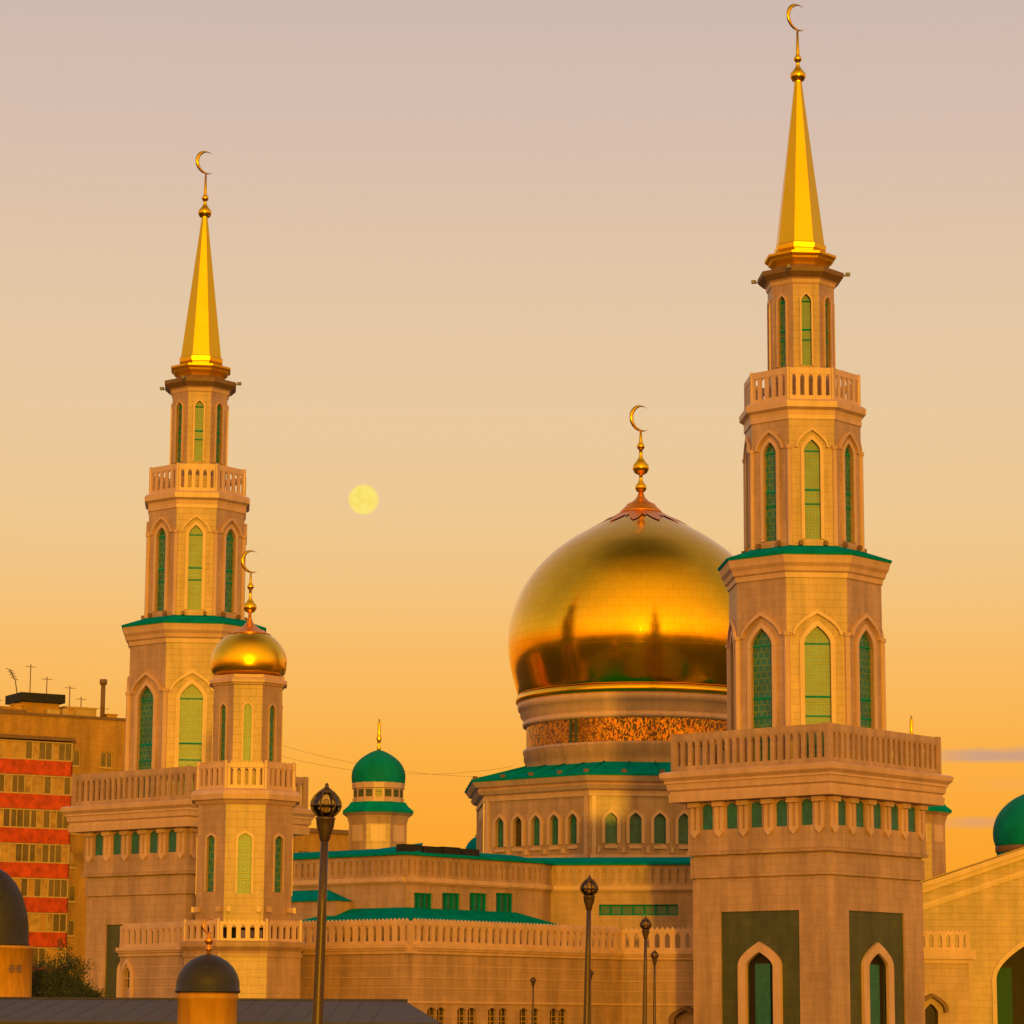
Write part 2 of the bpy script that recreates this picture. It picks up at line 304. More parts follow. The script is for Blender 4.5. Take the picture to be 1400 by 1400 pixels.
class MB:
    def __init__(s): s.v = []; s.f = []; s.sm = []
    def add(s, verts, faces, smooth=False):
        o = len(s.v); s.v += [tuple(p) for p in verts]
        for f in faces: s.f.append([i + o for i in f]); s.sm.append(smooth)
    def slab(s, F, u0, u1, z0, z1, d0, d1):
        P = F.P
        vs_ = [P(u0, z0, d0), P(u1, z0, d0), P(u1, z1, d0), P(u0, z1, d0), P(u0, z0, d1), P(u1, z0, d1), P(u1, z1, d1), P(u0, z1, d1)]
        s.add(vs_, [(4, 5, 6, 7), (0, 4, 7, 3), (5, 1, 2, 6), (7, 6, 2, 3), (0, 1, 5, 4), (1, 0, 3, 2)])
    def box(s, c, h, rot=0.0):
        cx, cy, cz = c; hx, hy, hz = h; cr, sr = cos(rot), sin(rot)
        vs_ = []
        for z in (-hz, hz):
            for x, y in ((-hx, -hy), (hx, -hy), (hx, hy), (-hx, hy)):
                vs_.append((cx + x * cr - y * sr, cy + x * sr + y * cr, cz + z))
        s.add(vs_, [(0, 3, 2, 1), (4, 5, 6, 7), (0, 1, 5, 4), (1, 2, 6, 5), (2, 3, 7, 6), (3, 0, 4, 7)])
    def prism(s, F, out, d0, d1, back=False):
        n = len(out)
        a = [F.P(u, z, d1) for u, z in out]; b = [F.P(u, z, d0) for u, z in out]
        s.add(a + b, [tuple(range(n - 1, -1, -1))] + [(i, (i + 1) % n, n + (i + 1) % n, n + i) for i in range(n)] + ([tuple(range(n, 2 * n))] if back else []))
    def frame(s, F, out, inn, d0, d1):
        """raised band between two open outlines of equal length (left foot -> apex -> right foot)"""
        n = len(out)
        V = [F.P(u, z, d1) for u, z in out] + [F.P(u, z, d1) for u, z in inn] + [F.P(u, z, d0) for u, z in out] + [F.P(u, z, d0) for u, z in inn]
        fs = []
        for i in range(n - 1):
            fs.append((i, n + i, n + i + 1, i + 1)); fs.append((2 * n + i, i, i + 1, 2 * n + i + 1)); fs.append((n + i, 3 * n + i, 3 * n + i + 1, n + i + 1))
        fs.append((0, 2 * n, 3 * n, n)); fs.append((n - 1, 2 * n - 1, 4 * n - 1, 3 * n - 1))
        s.add(V, fs)
    def wall(s, F, u0, u1, z0, z1, holes=(), d=0.0, reveal=0.35):
        outer = [(u0, z0), (u1, z0), (u1, z1), (u0, z1)]
        if not holes:
            s.add([F.P(u, z, d) for u, z in outer], [(0, 1, 2, 3)]); return
        loops = [outer] + [list(h) for h in holes]
        tri = tessellate_polygon([[Vector((u, z, 0)) for u, z in l] for l in loops])
        flat = [p for l in loops for p in l]
        fs = []
        for a, b, c in tri:
            A, B, C = flat[a], flat[b], flat[c]
            ar = (B[0] - A[0]) * (C[1] - A[1]) - (B[1] - A[1]) * (C[0] - A[0])
            if abs(ar) < 1e-9: continue
            fs.append((a, b, c) if ar > 0 else (a, c, b))
        s.add([F.P(u, z, d) for u, z in flat], fs)
        for h in holes:
            n = len(h)
            s.add([F.P(u, z, d) for u, z in h] + [F.P(u, z, d - reveal) for u, z in h], [(i, (i + 1) % n, n + (i + 1) % n, n + i) for i in range(n)])
    def poly(s, pts, smooth=False): s.add(pts, [tuple(range(len(pts)))], smooth)
    def rings(s, n, prof, c=(0, 0), rot=None, cap=True, smooth=False):
        """n-sided stack; prof = (z, apothem) going up"""
        if rot is None: rot = pi / n
        k = 1 / cos(pi / n); vs_ = []
        for z, a in prof:
            for i in range(n):
                t = rot + 2 * pi * i / n; vs_.append((c[0] + a * k * cos(t), c[1] + a * k * sin(t), z))
        fs = []
        for j in range(len(prof) - 1):
            for i in range(n):
                q = (i + 1) % n; fs.append((j * n + i, j * n + q, (j + 1) * n + q, (j + 1) * n + i))
        if cap:
            m = (len(prof) - 1) * n; fs.append(tuple(range(m, m + n))); fs.append(tuple(range(n - 1, -1, -1)))
        s.add(vs_, fs, smooth)
    def lathe(s, prof, n=32, c=(0, 0), cap=True):
        s.rings(n, [(z, r * cos(pi / n)) for z, r in prof], c, 0.0, cap, True)
    def tube(s, pts, r, n=8, smooth=True):
        pts = [Vector(p) for p in pts]; rs = r if isinstance(r, (list, tuple)) else [r] * len(pts)
        vs_ = []; ref = None
        for i, p in enumerate(pts):
            t = (pts[min(i + 1, len(pts) - 1)] - pts[max(i - 1, 0)]).normalized()
            a = t.cross(Vector((0, 0, 1)) if abs(t.z) < .9 else Vector((1, 0, 0))).normalized()
            if ref is not None and a.dot(ref) < 0: a = -a
            ref = a; b = t.cross(a)
            for k in range(n):
                q = 2 * pi * k / n; vs_.append(p + (a * cos(q) + b * sin(q)) * rs[i])
        fs = [(i * n + k, i * n + (k + 1) % n, (i + 1) * n + (k + 1) % n, (i + 1) * n + k) for i in range(len(pts) - 1) for k in range(n)]
        fs += [tuple(range(n - 1, -1, -1)), tuple(range((len(pts) - 1) * n, len(pts) * n))]
        s.add(vs_, fs, smooth)
    def balustrade(s, F, u0, u1, z0, z1, n, dep=.22, d=0.0, back=False, crest=False, endw=None, fill=.5):
        """pierced parapet: rails, slots between posts and little pointed crests"""
        h = z1 - z0; zb = z0 + h * .14; zt = z1 - h * (.24 if crest else .20)
        pitch = (u1 - u0) / n; pw = pitch * fill
        s.slab(F, u0, u1, z0, zb, d - dep, d); s.slab(F, u0, u1, zt, z1 - (h * .09 if crest else 0), d - dep, d)
        for i in range(n + 1):
            a, b = u0 + i * pitch - pw / 2, u0 + i * pitch + pw / 2
            if i == 0: a, b = u0, u0 + (endw or pw / 2)
            if i == n: a, b = u1 - (endw or pw / 2), u1
            s.slab(F, a, b, zb - .01, zt + .01, d - dep + .02, d - .025)
        for i in range(n):
            # pointed slot heads
            uc = u0 + (i + .5) * pitch; g = pitch * (1 - fill) / 2; hh = min((zt - zb) * .25, g * 1.2)
            for sg in (-1, 1):
                s.add([F.P(uc + sg * g, zt + .005, d - .04), F.P(uc, zt + .005, d - .04), F.P(uc + sg * g, zt - hh, d - .04),
                       F.P(uc + sg * g, zt + .005, d - dep + .03), F.P(uc, zt + .005, d - dep + .03), F.P(uc + sg * g, zt - hh, d - dep + .03)],
                      [(0, 1, 2), (3, 5, 4), (1, 4, 5, 2)])
            if crest:
                z2 = z1 - h * .09; w2 = pitch * .42
                for q in (0, .5):
                    cc = uc + q * pitch
                    if cc + w2 * .5 > u1: continue
                    s.prism(F, [(cc - w2 * .5, z2 - .01), (cc + w2 * .5, z2 - .01), (cc + w2 * .25, z2 + h * .055), (cc, z2 + h * .11), (cc - w2 * .25, z2 + h * .055)], d - dep + .05, d - .03, True)
        if back: s.slab(F, u0 + .01, u1 - .01, z0 + .01, z1 - h * .12, d - dep - .12, d - dep - .01)
    def build(s, name, m, parent=None, org=None):
        if org is not None: vv = [(a - org[0], b - org[1], c - org[2]) for a, b, c in s.v]
        else: vv = s.v
        me = bpy.data.meshes.new(name); me.from_pydata(vv, [], s.f); me.update()
        me.polygons.foreach_set('use_smooth', s.sm)
        uvl = me.uv_layers.new(name='UVMap'); buf = [0.0] * (2 * len(me.loops))
        for p in me.polygons:
            nx, ny, nz_ = p.normal; hl = sqrt(nx * nx + ny * ny)
            for li in p.loop_indices:
                x, y, z = me.vertices[me.loops[li].vertex_index].co
                if hl > .35: a, b = (-ny * x + nx * y) / hl, z
                else: a, b = x, y
                buf[2 * li], buf[2 * li + 1] = a, b
        uvl.data.foreach_set('uv', buf)
        me.materials.append(m)
        o = bpy.data.objects.new(name, me); COL.objects.link(o)
        if parent is not None: o.parent = parent
        return o

def arch(uc, w_, z0, zs, za, n=6):
    """open outline of a pointed arch: left foot, up, apex, down to right foot"""
    L_ = [(uc - w_ / 2, z0)]
    for i in range(n + 1):
        t = i / n; L_.append((uc - w_ / 2 * (1 - t ** 1.8), zs + (za - zs) * t))
    return L_ + [(2 * uc - u, z) for u, z in reversed(L_[:-1])]
def rect(uc, w_, z0, z1): return [(uc - w_ / 2, z0), (uc - w_ / 2, z1), (uc + w_ / 2, z1), (uc + w_ / 2, z0)]

def tag(o, label, cat, group=None, kind=None):
    if label: o['label'] = label
    if cat: o['category'] = cat
    if group: o['group'] = group
    if kind: o['kind'] = kind
    return o
def empty(name, loc, rz, label, cat, group=None):
    o = bpy.data.objects.new(name, None); COL.objects.link(o); o.location = loc; o.rotation_euler = (0, 0, rz); o.empty_display_size = .5
    return tag(o, label, cat, group)
KIDS = {}
def kids(o): return [c for c in COL.objects if c.parent == o]
def copy_tree(o, parent=None):
    c = o.copy(); COL.objects.link(c)
    if parent is not None: c.parent = parent
    for ch in kids(o): copy_tree(ch, c)
    return c
def octo(ap, k, n=8, rot=0.0, c=(0, 0)):
    """k-th face of an octagon of the given apothem"""
    a = rot + k * 2 * pi / n; nn = Vector((cos(a), sin(a))); u = Vector((-nn.y, nn.x)); hw = ap * tan(pi / n)
    cc = Vector(c) + nn * ap
    return Face(cc - u * hw, cc + u * hw)

def pier(F, z0, z1, parent):
    p = F.P(0, 0, -.12); m_ = MB(); m_.rings(8, [(z0 - .03, .135), (z1 + .02, .135), (z1 + .1, .03)], (p.x, p.y)); m_.build('corner_pier', STONE2, parent)
def finial(parent, z, k, m, beads, rot=-pi / 4, cres_r=1.0, stem=2.0, name='finial'):
    """turned ball finial with a crescent; beads = list of (dz, radius)"""
    mb = MB(); pr = [(z - .05, .16 * k)]
    top = z
    for dz, r in beads:
        c = z + dz; top = c + r
        pr += [(c - r * 1.0, .13 * k), (c - r * .75, r * .72), (c - r * .25, r), (c + r * .2, r * .95), (c + r * .7, r * .55), (c + r * 1.25, .14 * k)]
    pr += [(top + stem, .07 * k)]
    pr.sort(key=lambda q: q[0]); mb.lathe(pr, 20)
    f = mb.build(name, m, parent)
    zc = top + stem + cres_r * .92; mb = MB(); N = 40
    ri, off = cres_r * .875, cres_r * .225; out, inn = [], []
    # angles of the horns
    cx = (cres_r ** 2 - ri ** 2 + off ** 2) / (2 * off); ang = math.acos(max(-1, min(1, cx / cres_r))); ang2 = atan2(cres_r * sin(ang), cx - off)
    tilt = R(4)
    for i in range(N + 1):
        t = i / N; a = ang + (2 * pi - 2 * ang) * t; b = ang2 + (2 * pi - 2 * ang2) * t
        x, y = cres_r * cos(a), cres_r * sin(a); out.append((x * cos(tilt) - y * sin(tilt), x * sin(tilt) + y * cos(tilt)))
        x, y = off + ri * cos(b), ri * sin(b); inn.append((x * cos(tilt) - y * sin(tilt), x * sin(tilt) + y * cos(tilt)))
    V = []; M = N + 1; fs = []
    mid = [((a[0] + b[0]) / 2, (a[1] + b[1]) / 2) for a, b in zip(out, inn)]
    for L_, d in ((out, 0), (mid, .10 * k), (inn, 0), (mid, -.10 * k)):
        for i, (x, y) in enumerate(L_):
            dd = d * min(1, .25 + 3 * min(i, N - i) / N); V.append((x * cos(rot) - dd * sin(rot), x * sin(rot) + dd * cos(rot), zc + y))
    for i in range(N):
        for j in range(4): fs.append((j * M + i, j * M + i + 1, ((j + 1) % 4) * M + i + 1, ((j + 1) % 4) * M + i))
    fs += [(0, M, 2 * M, 3 * M), (N, M + N, 2 * M + N, 3 * M + N)]
    mb.add(V, fs, True); mb.build('crescent', m, f)
    return f

# ================================================================== ground
g = MB(); g.add([(-9000, -9000, 0), (9000, -9000, 0), (9000, 9000, 0), (-9000, 9000, 0)], [(0, 1, 2, 3)])
tag(g.build('ground', ASPH), None, None, kind='structure')
g = MB(); g.box((0, 195, .2), (75, 105, .196)); tag(g.build('plaza', PAVE), None, None, kind='structure')
PZ = .4

# ================================================================== minarets
GA = R(-41.5)                                        # the grid of the mosque, turned to the camera
YR = 200.0
def zr(py, off=0.0): return zat(py, YR - off)
def tower_tier(root, ap, z0, z1, ww, wz0, wzs, wza, sur, arch_o, col_z, gl, hole=True):
    """one octagonal storey: walls with recessed windows, surrounds, outer arch moulding and corner shafts"""
    mb = MB(); mo = MB()
    for k in range(8):
        F = octo(ap, k); uc = F.L / 2
        hole_o = arch(uc, ww, wz0, wzs, wza)
        mb.wall(F, 0, F.L, z0, z1, [hole_o], 0, .30)
        wd = MB(); s_ = sur
        wd.frame(F, arch(uc, ww + 2 * s_, wz0, wzs + s_ * .2, wza + s_ * 1.25), arch(uc, ww, wz0, wzs, wza), -.02, .13)
        wo_ = wd.build('window', STONE2, root)
        pn = MB(); pn.prism(F, hole_o, -.34, -.22); pn.build('pane', gl, wo_)
        hh = wzs - wz0
        for zf_, th_ in ((1.0, .10), (.56, .13), (.40, .10)):
            tr_ = MB(); tr_.slab(F, uc - ww / 2, uc + ww / 2, wz0 + hh * zf_ - th_ / 2, wz0 + hh * zf_ + th_ / 2, -.24, -.17); tr_.build('transom', GREENR, wo_)
        if arch_o:
            aw, az, th = arch_o
            mo.frame(F, arch(uc, aw, col_z, col_z + .05, az), arch(uc, aw - 2 * th, col_z, col_z + .02, az - th * 1.7), -.02, .22)
    mb.build('storey_wall', STONE, root)
    if arch_o:
        mo.build('arch_moulding', STONE2, root)
        k8 = 1 / cos(pi / 8); cs = MB()
        for k in range(8):
            a = pi / 8 + k * pi / 4; x, y = ap * k8 * cos(a) * .995, ap * k8 * sin(a) * .995; r = arch_o[2] * 1.25
            cs.rings(8, [(z0, r), (col_z - .1, r), (col_z - .08, r * 1.35), (col_z + .16, r * 1.45), (col_z + .2, r * .6)], (x, y), pi / 8 + a)
            cs.build('corner_shaft', STONE2, root); cs = MB()

ZX = 1105
base = plan(1104, YR, 1150)
mn = empty('minaret', (base.x, base.y, 0), GA, 'tall beige minaret with gilded spire at the right, the nearest and largest', 'minaret', 'the two gold spired minarets')
HB = 5.70
zb1, zb2 = zr(1195, 7.8), zr(1163, 7.8); zc0, zc1 = zr(1086, 9), zr(1041, 9.6)
def sq(ap, k): return octo(ap, k, 4)
# shaft of the square base with its granite niches
bw_ = MB(); ptop = zr(1246, 4)
for k in range(4):
    F = sq(HB, k); W_ = F.L
    bw_.wall(F, 0, W_, 0, zb1 - .12, [[(W_ * .21, .6), (W_ * .21, ptop), (W_ * .79, ptop), (W_ * .79, .6)]], 0, .18)
bw_.rings(4, [(zb1 - .12, HB), (zb1 - .12, HB - .1), (zb1, HB - .1), (zb1, HB + .12), (zb2 - .16, HB + .12), (zb2 - .16, HB - .02), (zb2, HB - .02),
              (zb2, HB + .30), (zb2 + .25, HB + .33), (zb2 + .3, HB + .22), (zr(1132, 8), HB + .22)], cap=False)
bw_.build('base_wall', STONE, mn)
for k in range(4):
    F = sq(HB, k); W_ = F.L; uc = W_ / 2
    ain = arch(uc, 2.3, .6, zr(1322, 4), zr(1302, 4)); aout = arch(uc, 3.6, .6, zr(1322, 4) + .1, zr(1288, 4))
    gp = MB(); gp.wall(F, W_ * .21, W_ * .79, .6, ptop, [ain], -.12, .30); gpo = gp.build('granite_panel', GRAN, mn)
    sr = MB(); sr.frame(F, aout, ain, -.2, .12); sr.build('niche_surround', STONE2, mn)
    nb = MB(); nb.prism(F, ain, -.6, -.38); nb.build('niche_back', NICHE, mn)
    gz = MB(); gz.prism(F, rect(uc, 1.25, .6, zr(1318, 4)), -.39, -.3); gz.build('niche_window', GGLASS2, mn)
# frieze with five slit windows a side, consoles between them
fz0, fz1 = zr(1132, 8), zc0
fw = MB(); cn = MB(); HF = HB + .22
for k in range(4):
    F = sq(HF, k); W_ = F.L
    cs_ = [W_ * (.5 + (i - 2) * .178) for i in range(5)]
    hs = [arch(c, .92, fz0 + .25, fz0 + 1.75, fz0 + 2.05, 3) for c in cs_]
    fw.wall(F, 0, W_, fz0, fz1, hs, 0, .14)
    for h in hs:
        p = MB(); p.prism(F, h, -.2, -.09); p.build('slit_window', GGLASS2, mn)
    es = [cs_[0] - W_ * .089] + [c + W_ * .089 for c in cs_]
    for e in es:
        for q in (-.24, .24):
            cn.slab(F, e + q - .13, e + q + .13, fz0 + .02, fz1 - .05, -.02, .10)
        cn.slab(F, e - .45, e + .45, fz1 - .36, fz1 - .02, -.02, .34); cn.prism(F, [(e - .36, fz0 + .02), (e, fz0 - .34), (e + .36, fz0 + .02), (e + .36, fz0 + .2), (e - .36, fz0 + .2)], -.02, .15); cn.build('console', STONE2, mn); cn = MB()
fw.build('frieze_wall', STONE, mn)
co = MB(); co.rings(4, [(zc0, HF - .1), (zc0, 6.85), (zc0 + .55, 6.9), (zc0 + .55, 6.8), (zc0 + .75, 6.8), (zc0 + .85, 6.95), (zc0 + 1.3, 7.0), (zc0 + 1.3, 7.1), (zc0 + 1.45, 7.1),
                         (zc1 - .45, 7.32), (zc1 - .15, 7.36), (zc1 - .05, 7.2), (zc1, 6.85)])
co.build('cornice', STONE2, mn)
bt = zr(988, 9.4)
for k in range(4):
    F = sq(6.72, k); m_ = MB(); m_.balustrade(F, .27, F.L - .27, zc1 - .02, bt, 20, .24, 0, False, False, .20)
    m_.build('balustrade', STONE, mn)
    p = F.P(0, 0, -.13); m_ = MB(); m_.box((p.x + F.u.x * .13, p.y + F.u.y * .13, (zc1 + bt) / 2 + .01), (.17, .17, (bt - zc1) / 2 + .05), k * pi / 2); m_.build('corner_pier', STONE, mn)
# lower octagon storey
z0, z1 = zc1 - .1, zr(790, 5)
tower_tier(mn, 5.10, z0, z1, 1.82, z0 + .3, zr(880, 5), zr(856, 5), .32, (3.45, zr(834, 5), .16), zr(868, 5), GGLASS)
lc = MB(); lc.rings(8, [(z1, 5.10), (z1, 5.2), (z1 + .35, 5.24), (z1 + .45, 5.38), (z1 + .75, 5.45), (z1 + 1.0, 5.62), (zr(763, 5.7), 5.68), (zr(758, 5.7), 5.74)], cap=False)
lc.build('storey_cornice', STONE2, mn)
lr = MB(); lr.rings(8, [(zr(758, 5.7), 5.80), (zr(754.5, 5.7), 5.86), (zr(744, 4.2), 3.8)], cap=True); lr.build('ledge_roof', GREENR, mn)
# middle octagon storey
z0, z1 = zr(746, 3.9), zr(572, 3.9)
tower_tier(mn, 3.90, z0, z1, 1.12, zr(737, 3.9), zr(616, 3.9), zr(601, 3.9), .24, (2.35, zr(584, 3.9), .13), zr(612, 3.9), GGLASS)
fb = MB()
for k in range(8):
    for q in (.25, .75):
        F = octo(4.2, k); p = F.P(F.L * q, zr(745, 4)); fb = MB(); fb.box((p.x, p.y, p.z + .12), (.13, .13, .16), k * pi / 4); fb.build('floodlight', BROWN, mn)
bc = MB(); bc.rings(8, [(z1 - .05, 3.90), (z1 - .05, 3.98), (z1 + .25, 4.0), (z1 + .3, 3.96), (z1 + .6, 4.02), (zr(556, 4.2), 4.28), (zr(548, 4.2), 4.30), (zr(545, 4.2), 4.12)]); bc.build('balcony_cornice', STONE2, mn)
for k in range(8):
    F = octo(3.92, k); m_ = MB(); m_.balustrade(F, .11, F.L - .11, zr(546, 4), zr(502, 4), 5, .2, 0, False, False, .2); m_.build('balustrade', STONE2, mn); pier(F, zr(546, 4), zr(502, 4), mn)
# upper octagon storey
z0, z1 = zr(547, 2.3), zr(388, 2.3)
tower_tier(mn, 2.26, z0, z1, .70, zr(499, 2.3), zr(411, 2.3), zr(402, 2.3), .12, None, 0, GGLASS)
uc_ = MB(); uc_.rings(8, [(z1, 2.26), (z1 + .1, 2.34), (z1 + .35, 2.40), (zr(378, 2.6), 2.55)], cap=False); uc_.build('storey_cornice', STONE2, mn)
uc_ = MB(); uc_.rings(8, [(zr(378, 2.6), 2.57), (zr(370, 2.9), 2.92), (zr(364, 2.9), 2.95), (zr(362, 2.9), 2.3), (zr(358, 2), 1.7)]); uc_.build('crown_ledge', BROWN, mn)
fl = MB()
for k in range(8):
    a = pi / 8 + k * pi / 4; r0 = 3.05; z = zr(368, 3)
    if k % 2 == 0:
        fl.tube([(r0 * cos(a), r0 * sin(a), z), ((r0 + .42) * cos(a), (r0 + .42) * sin(a), z + .12)], .05, 6)
        fl.box(((r0 + .42) * cos(a), (r0 + .42) * sin(a), z + .12), (.16, .12, .12), a); fl.build('floodlight', GREYM, mn); fl = MB()
cp = MB(); cp.rings(8, [(zr(364, 1.7), 1.70), (zr(359, 2), 1.76), (zr(357, 2), 1.84), (zr(352, 2.3), 2.1), (zr(351, 2.3), 2.18), (zr(348.5, 2.3), 2.24), (zr(345.5, 2.3), 2.44), (zr(342.5, 2.3), 2.46), (zr(341.5, 2.3), 2.2), (zr(340.5, 2), 1.74)]); cp.build('gilded_cup', GOLDC, mn)
sp = MB(); sp.rings(8, [(zr(343, 1.7), 1.62), (zr(338, 1.7), 1.68), (zr(337, 1.7), 1.76), (zr(331, 1.7), 1.78), (zr(329, 1.7), 1.66), (zr(112, 0), .25), (zr(110, 0), .27)]); sp.build('spire', GOLDS, mn)
zf = zr(111, 0)
finial(mn, zf, 1.0, GOLD, [(.45, .58), (1.72, .30)], rot=R(41.5) + .62, cres_r=1.04, stem=1.9)

base = plan(258.5, 239.0, 1150)
mn2 = copy_tree(mn); mn2.location = (base.x, base.y, 0); mn2.rotation_euler = (0, 0, R(-39.5)); mn2.scale = (1.03, 1.03, 1.008)
mn2['label'] = 'beige minaret with gilded spire at the left, behind the turret with the small gold cupola'

# ================================================================== turret with gilded cupola
YT = 194.0
def zt(py, off=0.0): return zat(py, YT - off)
ZX = 335
base = plan(334.5, YT, 1170); ta = R(-45) + math.atan(-365.5 / FPX) * -1
tu = empty('cupola_turret', (base.x, base.y, 0), R(-45) + math.atan2(365.5, FPX), 'slender octagonal turret with a small gold cupola and balcony, in front of the left minaret', 'turret')
k_ = YT / FPX
def tp(px): return px * k_                            # photo pixels -> metres at the turret
bs = MB(); apb = tp(84) * .924
bs.rings(8, [(0, apb), (zt(1308, 4), apb), (zt(1308, 4), apb + .10), (zt(1303, 4), apb + .12), (zt(1303, 4), apb + .02), (zt(1300, 4), apb + .06), (zt(1294, 4), apb + .32), (zt(1288, 4), apb + .36), (zt(1286, 4), apb + .1)])
bs.build('bastion_wall', STONE, tu)
for k in range(8):
    F = octo(apb + .08, k); m_ = MB(); m_.balustrade(F, .11, F.L - .11, zt(1287, 4), zt(1257, 4), 5, .2, 0, False, True, .2); m_.build('balustrade', STONE2, tu); pier(F, zt(1287, 4), zt(1257, 4), tu)
ap1 = tp(69) * .924
z0, z1 = zt(1268, 3), zt(1100, 3)
lw_ = MB()
for k in range(8):
    F = octo(ap1, k); uc = F.L / 2; wa = arch(uc, .64 if k % 2 else .92, zt(1220, 3), zt(1146, 3), zt(1139, 3), 4)
    if k % 2: wa = arch(uc, .92, zt(1222, 3), zt(1147, 3), zt(1139, 3), 4)
    else: wa = arch(uc, .78, zt(1219, 3), zt(1147, 3), zt(1141, 3), 4)
    lw_.wall(F, 0, F.L, z0, z1, [wa], 0, .22)
    wd = MB(); wd.frame(F, [(uc + (u - uc) * 1.28, z + (.16 if 0 < i < len(wa) - 1 else 0)) for i, (u, z) in enumerate(wa)], wa, -.02, .08); wo_ = wd.build('window', STONE2, tu)
    pn = MB(); pn.prism(F, wa, -.26, -.16); pn.build('pane', GGLASS, wo_)
    fb = MB()
    for q in (.12, .88):
        p = F.P(F.L * q, zt(1243, 3), .18); fb = MB(); fb.box((p.x, p.y, p.z), (.14, .14, .18), k * pi / 4); fb.build('corbel', STONE2, tu)
lw_.build('lower_wall', STONE, tu)
ap2 = tp(72) * .924
b2 = MB(); b2.rings(8, [(z1, ap1), (z1 + .08, ap1 + .1), (zt(1093, 3.6), ap1 + .25), (zt(1092, 3.6), ap2 + .32), (zt(1085, 3.6), ap2 + .38), (zt(1080, 3.6), ap2 + .3), (zt(1077, 3.6), ap2)]); b2.build('balcony_cornice', STONE2, tu)
for k in range(8):
    F = octo(ap2, k); m_ = MB(); m_.balustrade(F, .11, F.L - .11, zt(1078, 3.4), zt(1040, 3.4), 5, .2, 0, False, True, .2); m_.build('balustrade', STONE2, tu); pier(F, zt(1078, 3.4), zt(1040, 3.4), tu)
ap3 = tp(50.5) * .924; z0, z1 = zt(1085, 2.4), zt(936, 2.4)
uw = MB()
for k in range(8):
    F = octo(ap3, k); uc = F.L / 2; wa = arch(uc, .56, zt(1040, 2.4), zt(968, 2.4), zt(961, 2.4), 4)
    uw.wall(F, 0, F.L, z0, z1, [wa], 0, .2)
    wd = MB(); wd.frame(F, [(uc + (u - uc) * 1.3, z + (.12 if 0 < i < len(wa) - 1 else 0)) for i, (u, z) in enumerate(wa)], wa, -.02, .06); wo_ = wd.build('window', STONE2, tu)
    pn = MB(); pn.prism(F, wa, -.24, -.15); pn.build('pane', GGLASS, wo_)
uw.build('upper_wall', STONE, tu)
rc = MB(); rr_ = tp(52)
rc.rings(8, [(z1, ap3), (z1 + .05, ap3 + .1), (zt(932, 2.6), ap3 + .12), (zt(932, 2.6), ap3 + .3), (zt(928, 2.6), ap3 + .32), (zt(925, 2.6), ap3 + .1), (zt(921, 2.6), ap3 + .12)]); rc.build('cupola_ring', STONE2, tu)
dm = MB()
prof = [(925, 46), (921, 50), (915, 51.6), (906, 52.2), (898, 51.5), (890, 48.8), (882, 44), (874, 36.5), (868, 28.5), (863, 20), (859, 12), (856, 7), (853, 4)]
dm.lathe([(zt(y), tp(h)) for y, h in prof], 48); cd = dm.build('cupola', GOLD, tu)
cap = MB(); cap.lathe([(zt(868, 0), tp(30)), (zt(866.5), tp(27)), (zt(860), tp(15)), (zt(855), tp(8)), (zt(850), tp(4)), (zt(846), tp(3))], 16); cap.build('cupola_cap', COPPER, cd)
finial(cd, zt(850), .75, GOLD, [(1.05, .46), (2.45, .24)], rot=R(40) + .6, cres_r=.80, stem=.75)

# ================================================================== prayer hall
YD = 262.0; hc = plan(877, YD, 1000)
hall = empty('prayer_hall', (hc.x, hc.y, 0), 0, 'two tiered beige prayer hall under the great golden dome', 'mosque')
HO = (hc.x, hc.y, 0)
C2 = (hc.x, hc.y)
UL = Vector((-cos(R(41.5)), sin(R(41.5)))); UR = Vector((sin(R(41.5)), cos(R(41.5))))
def hb(mb, name, m, parent=None): return mb.build(name, m, parent or hall, HO)

ZX = 620
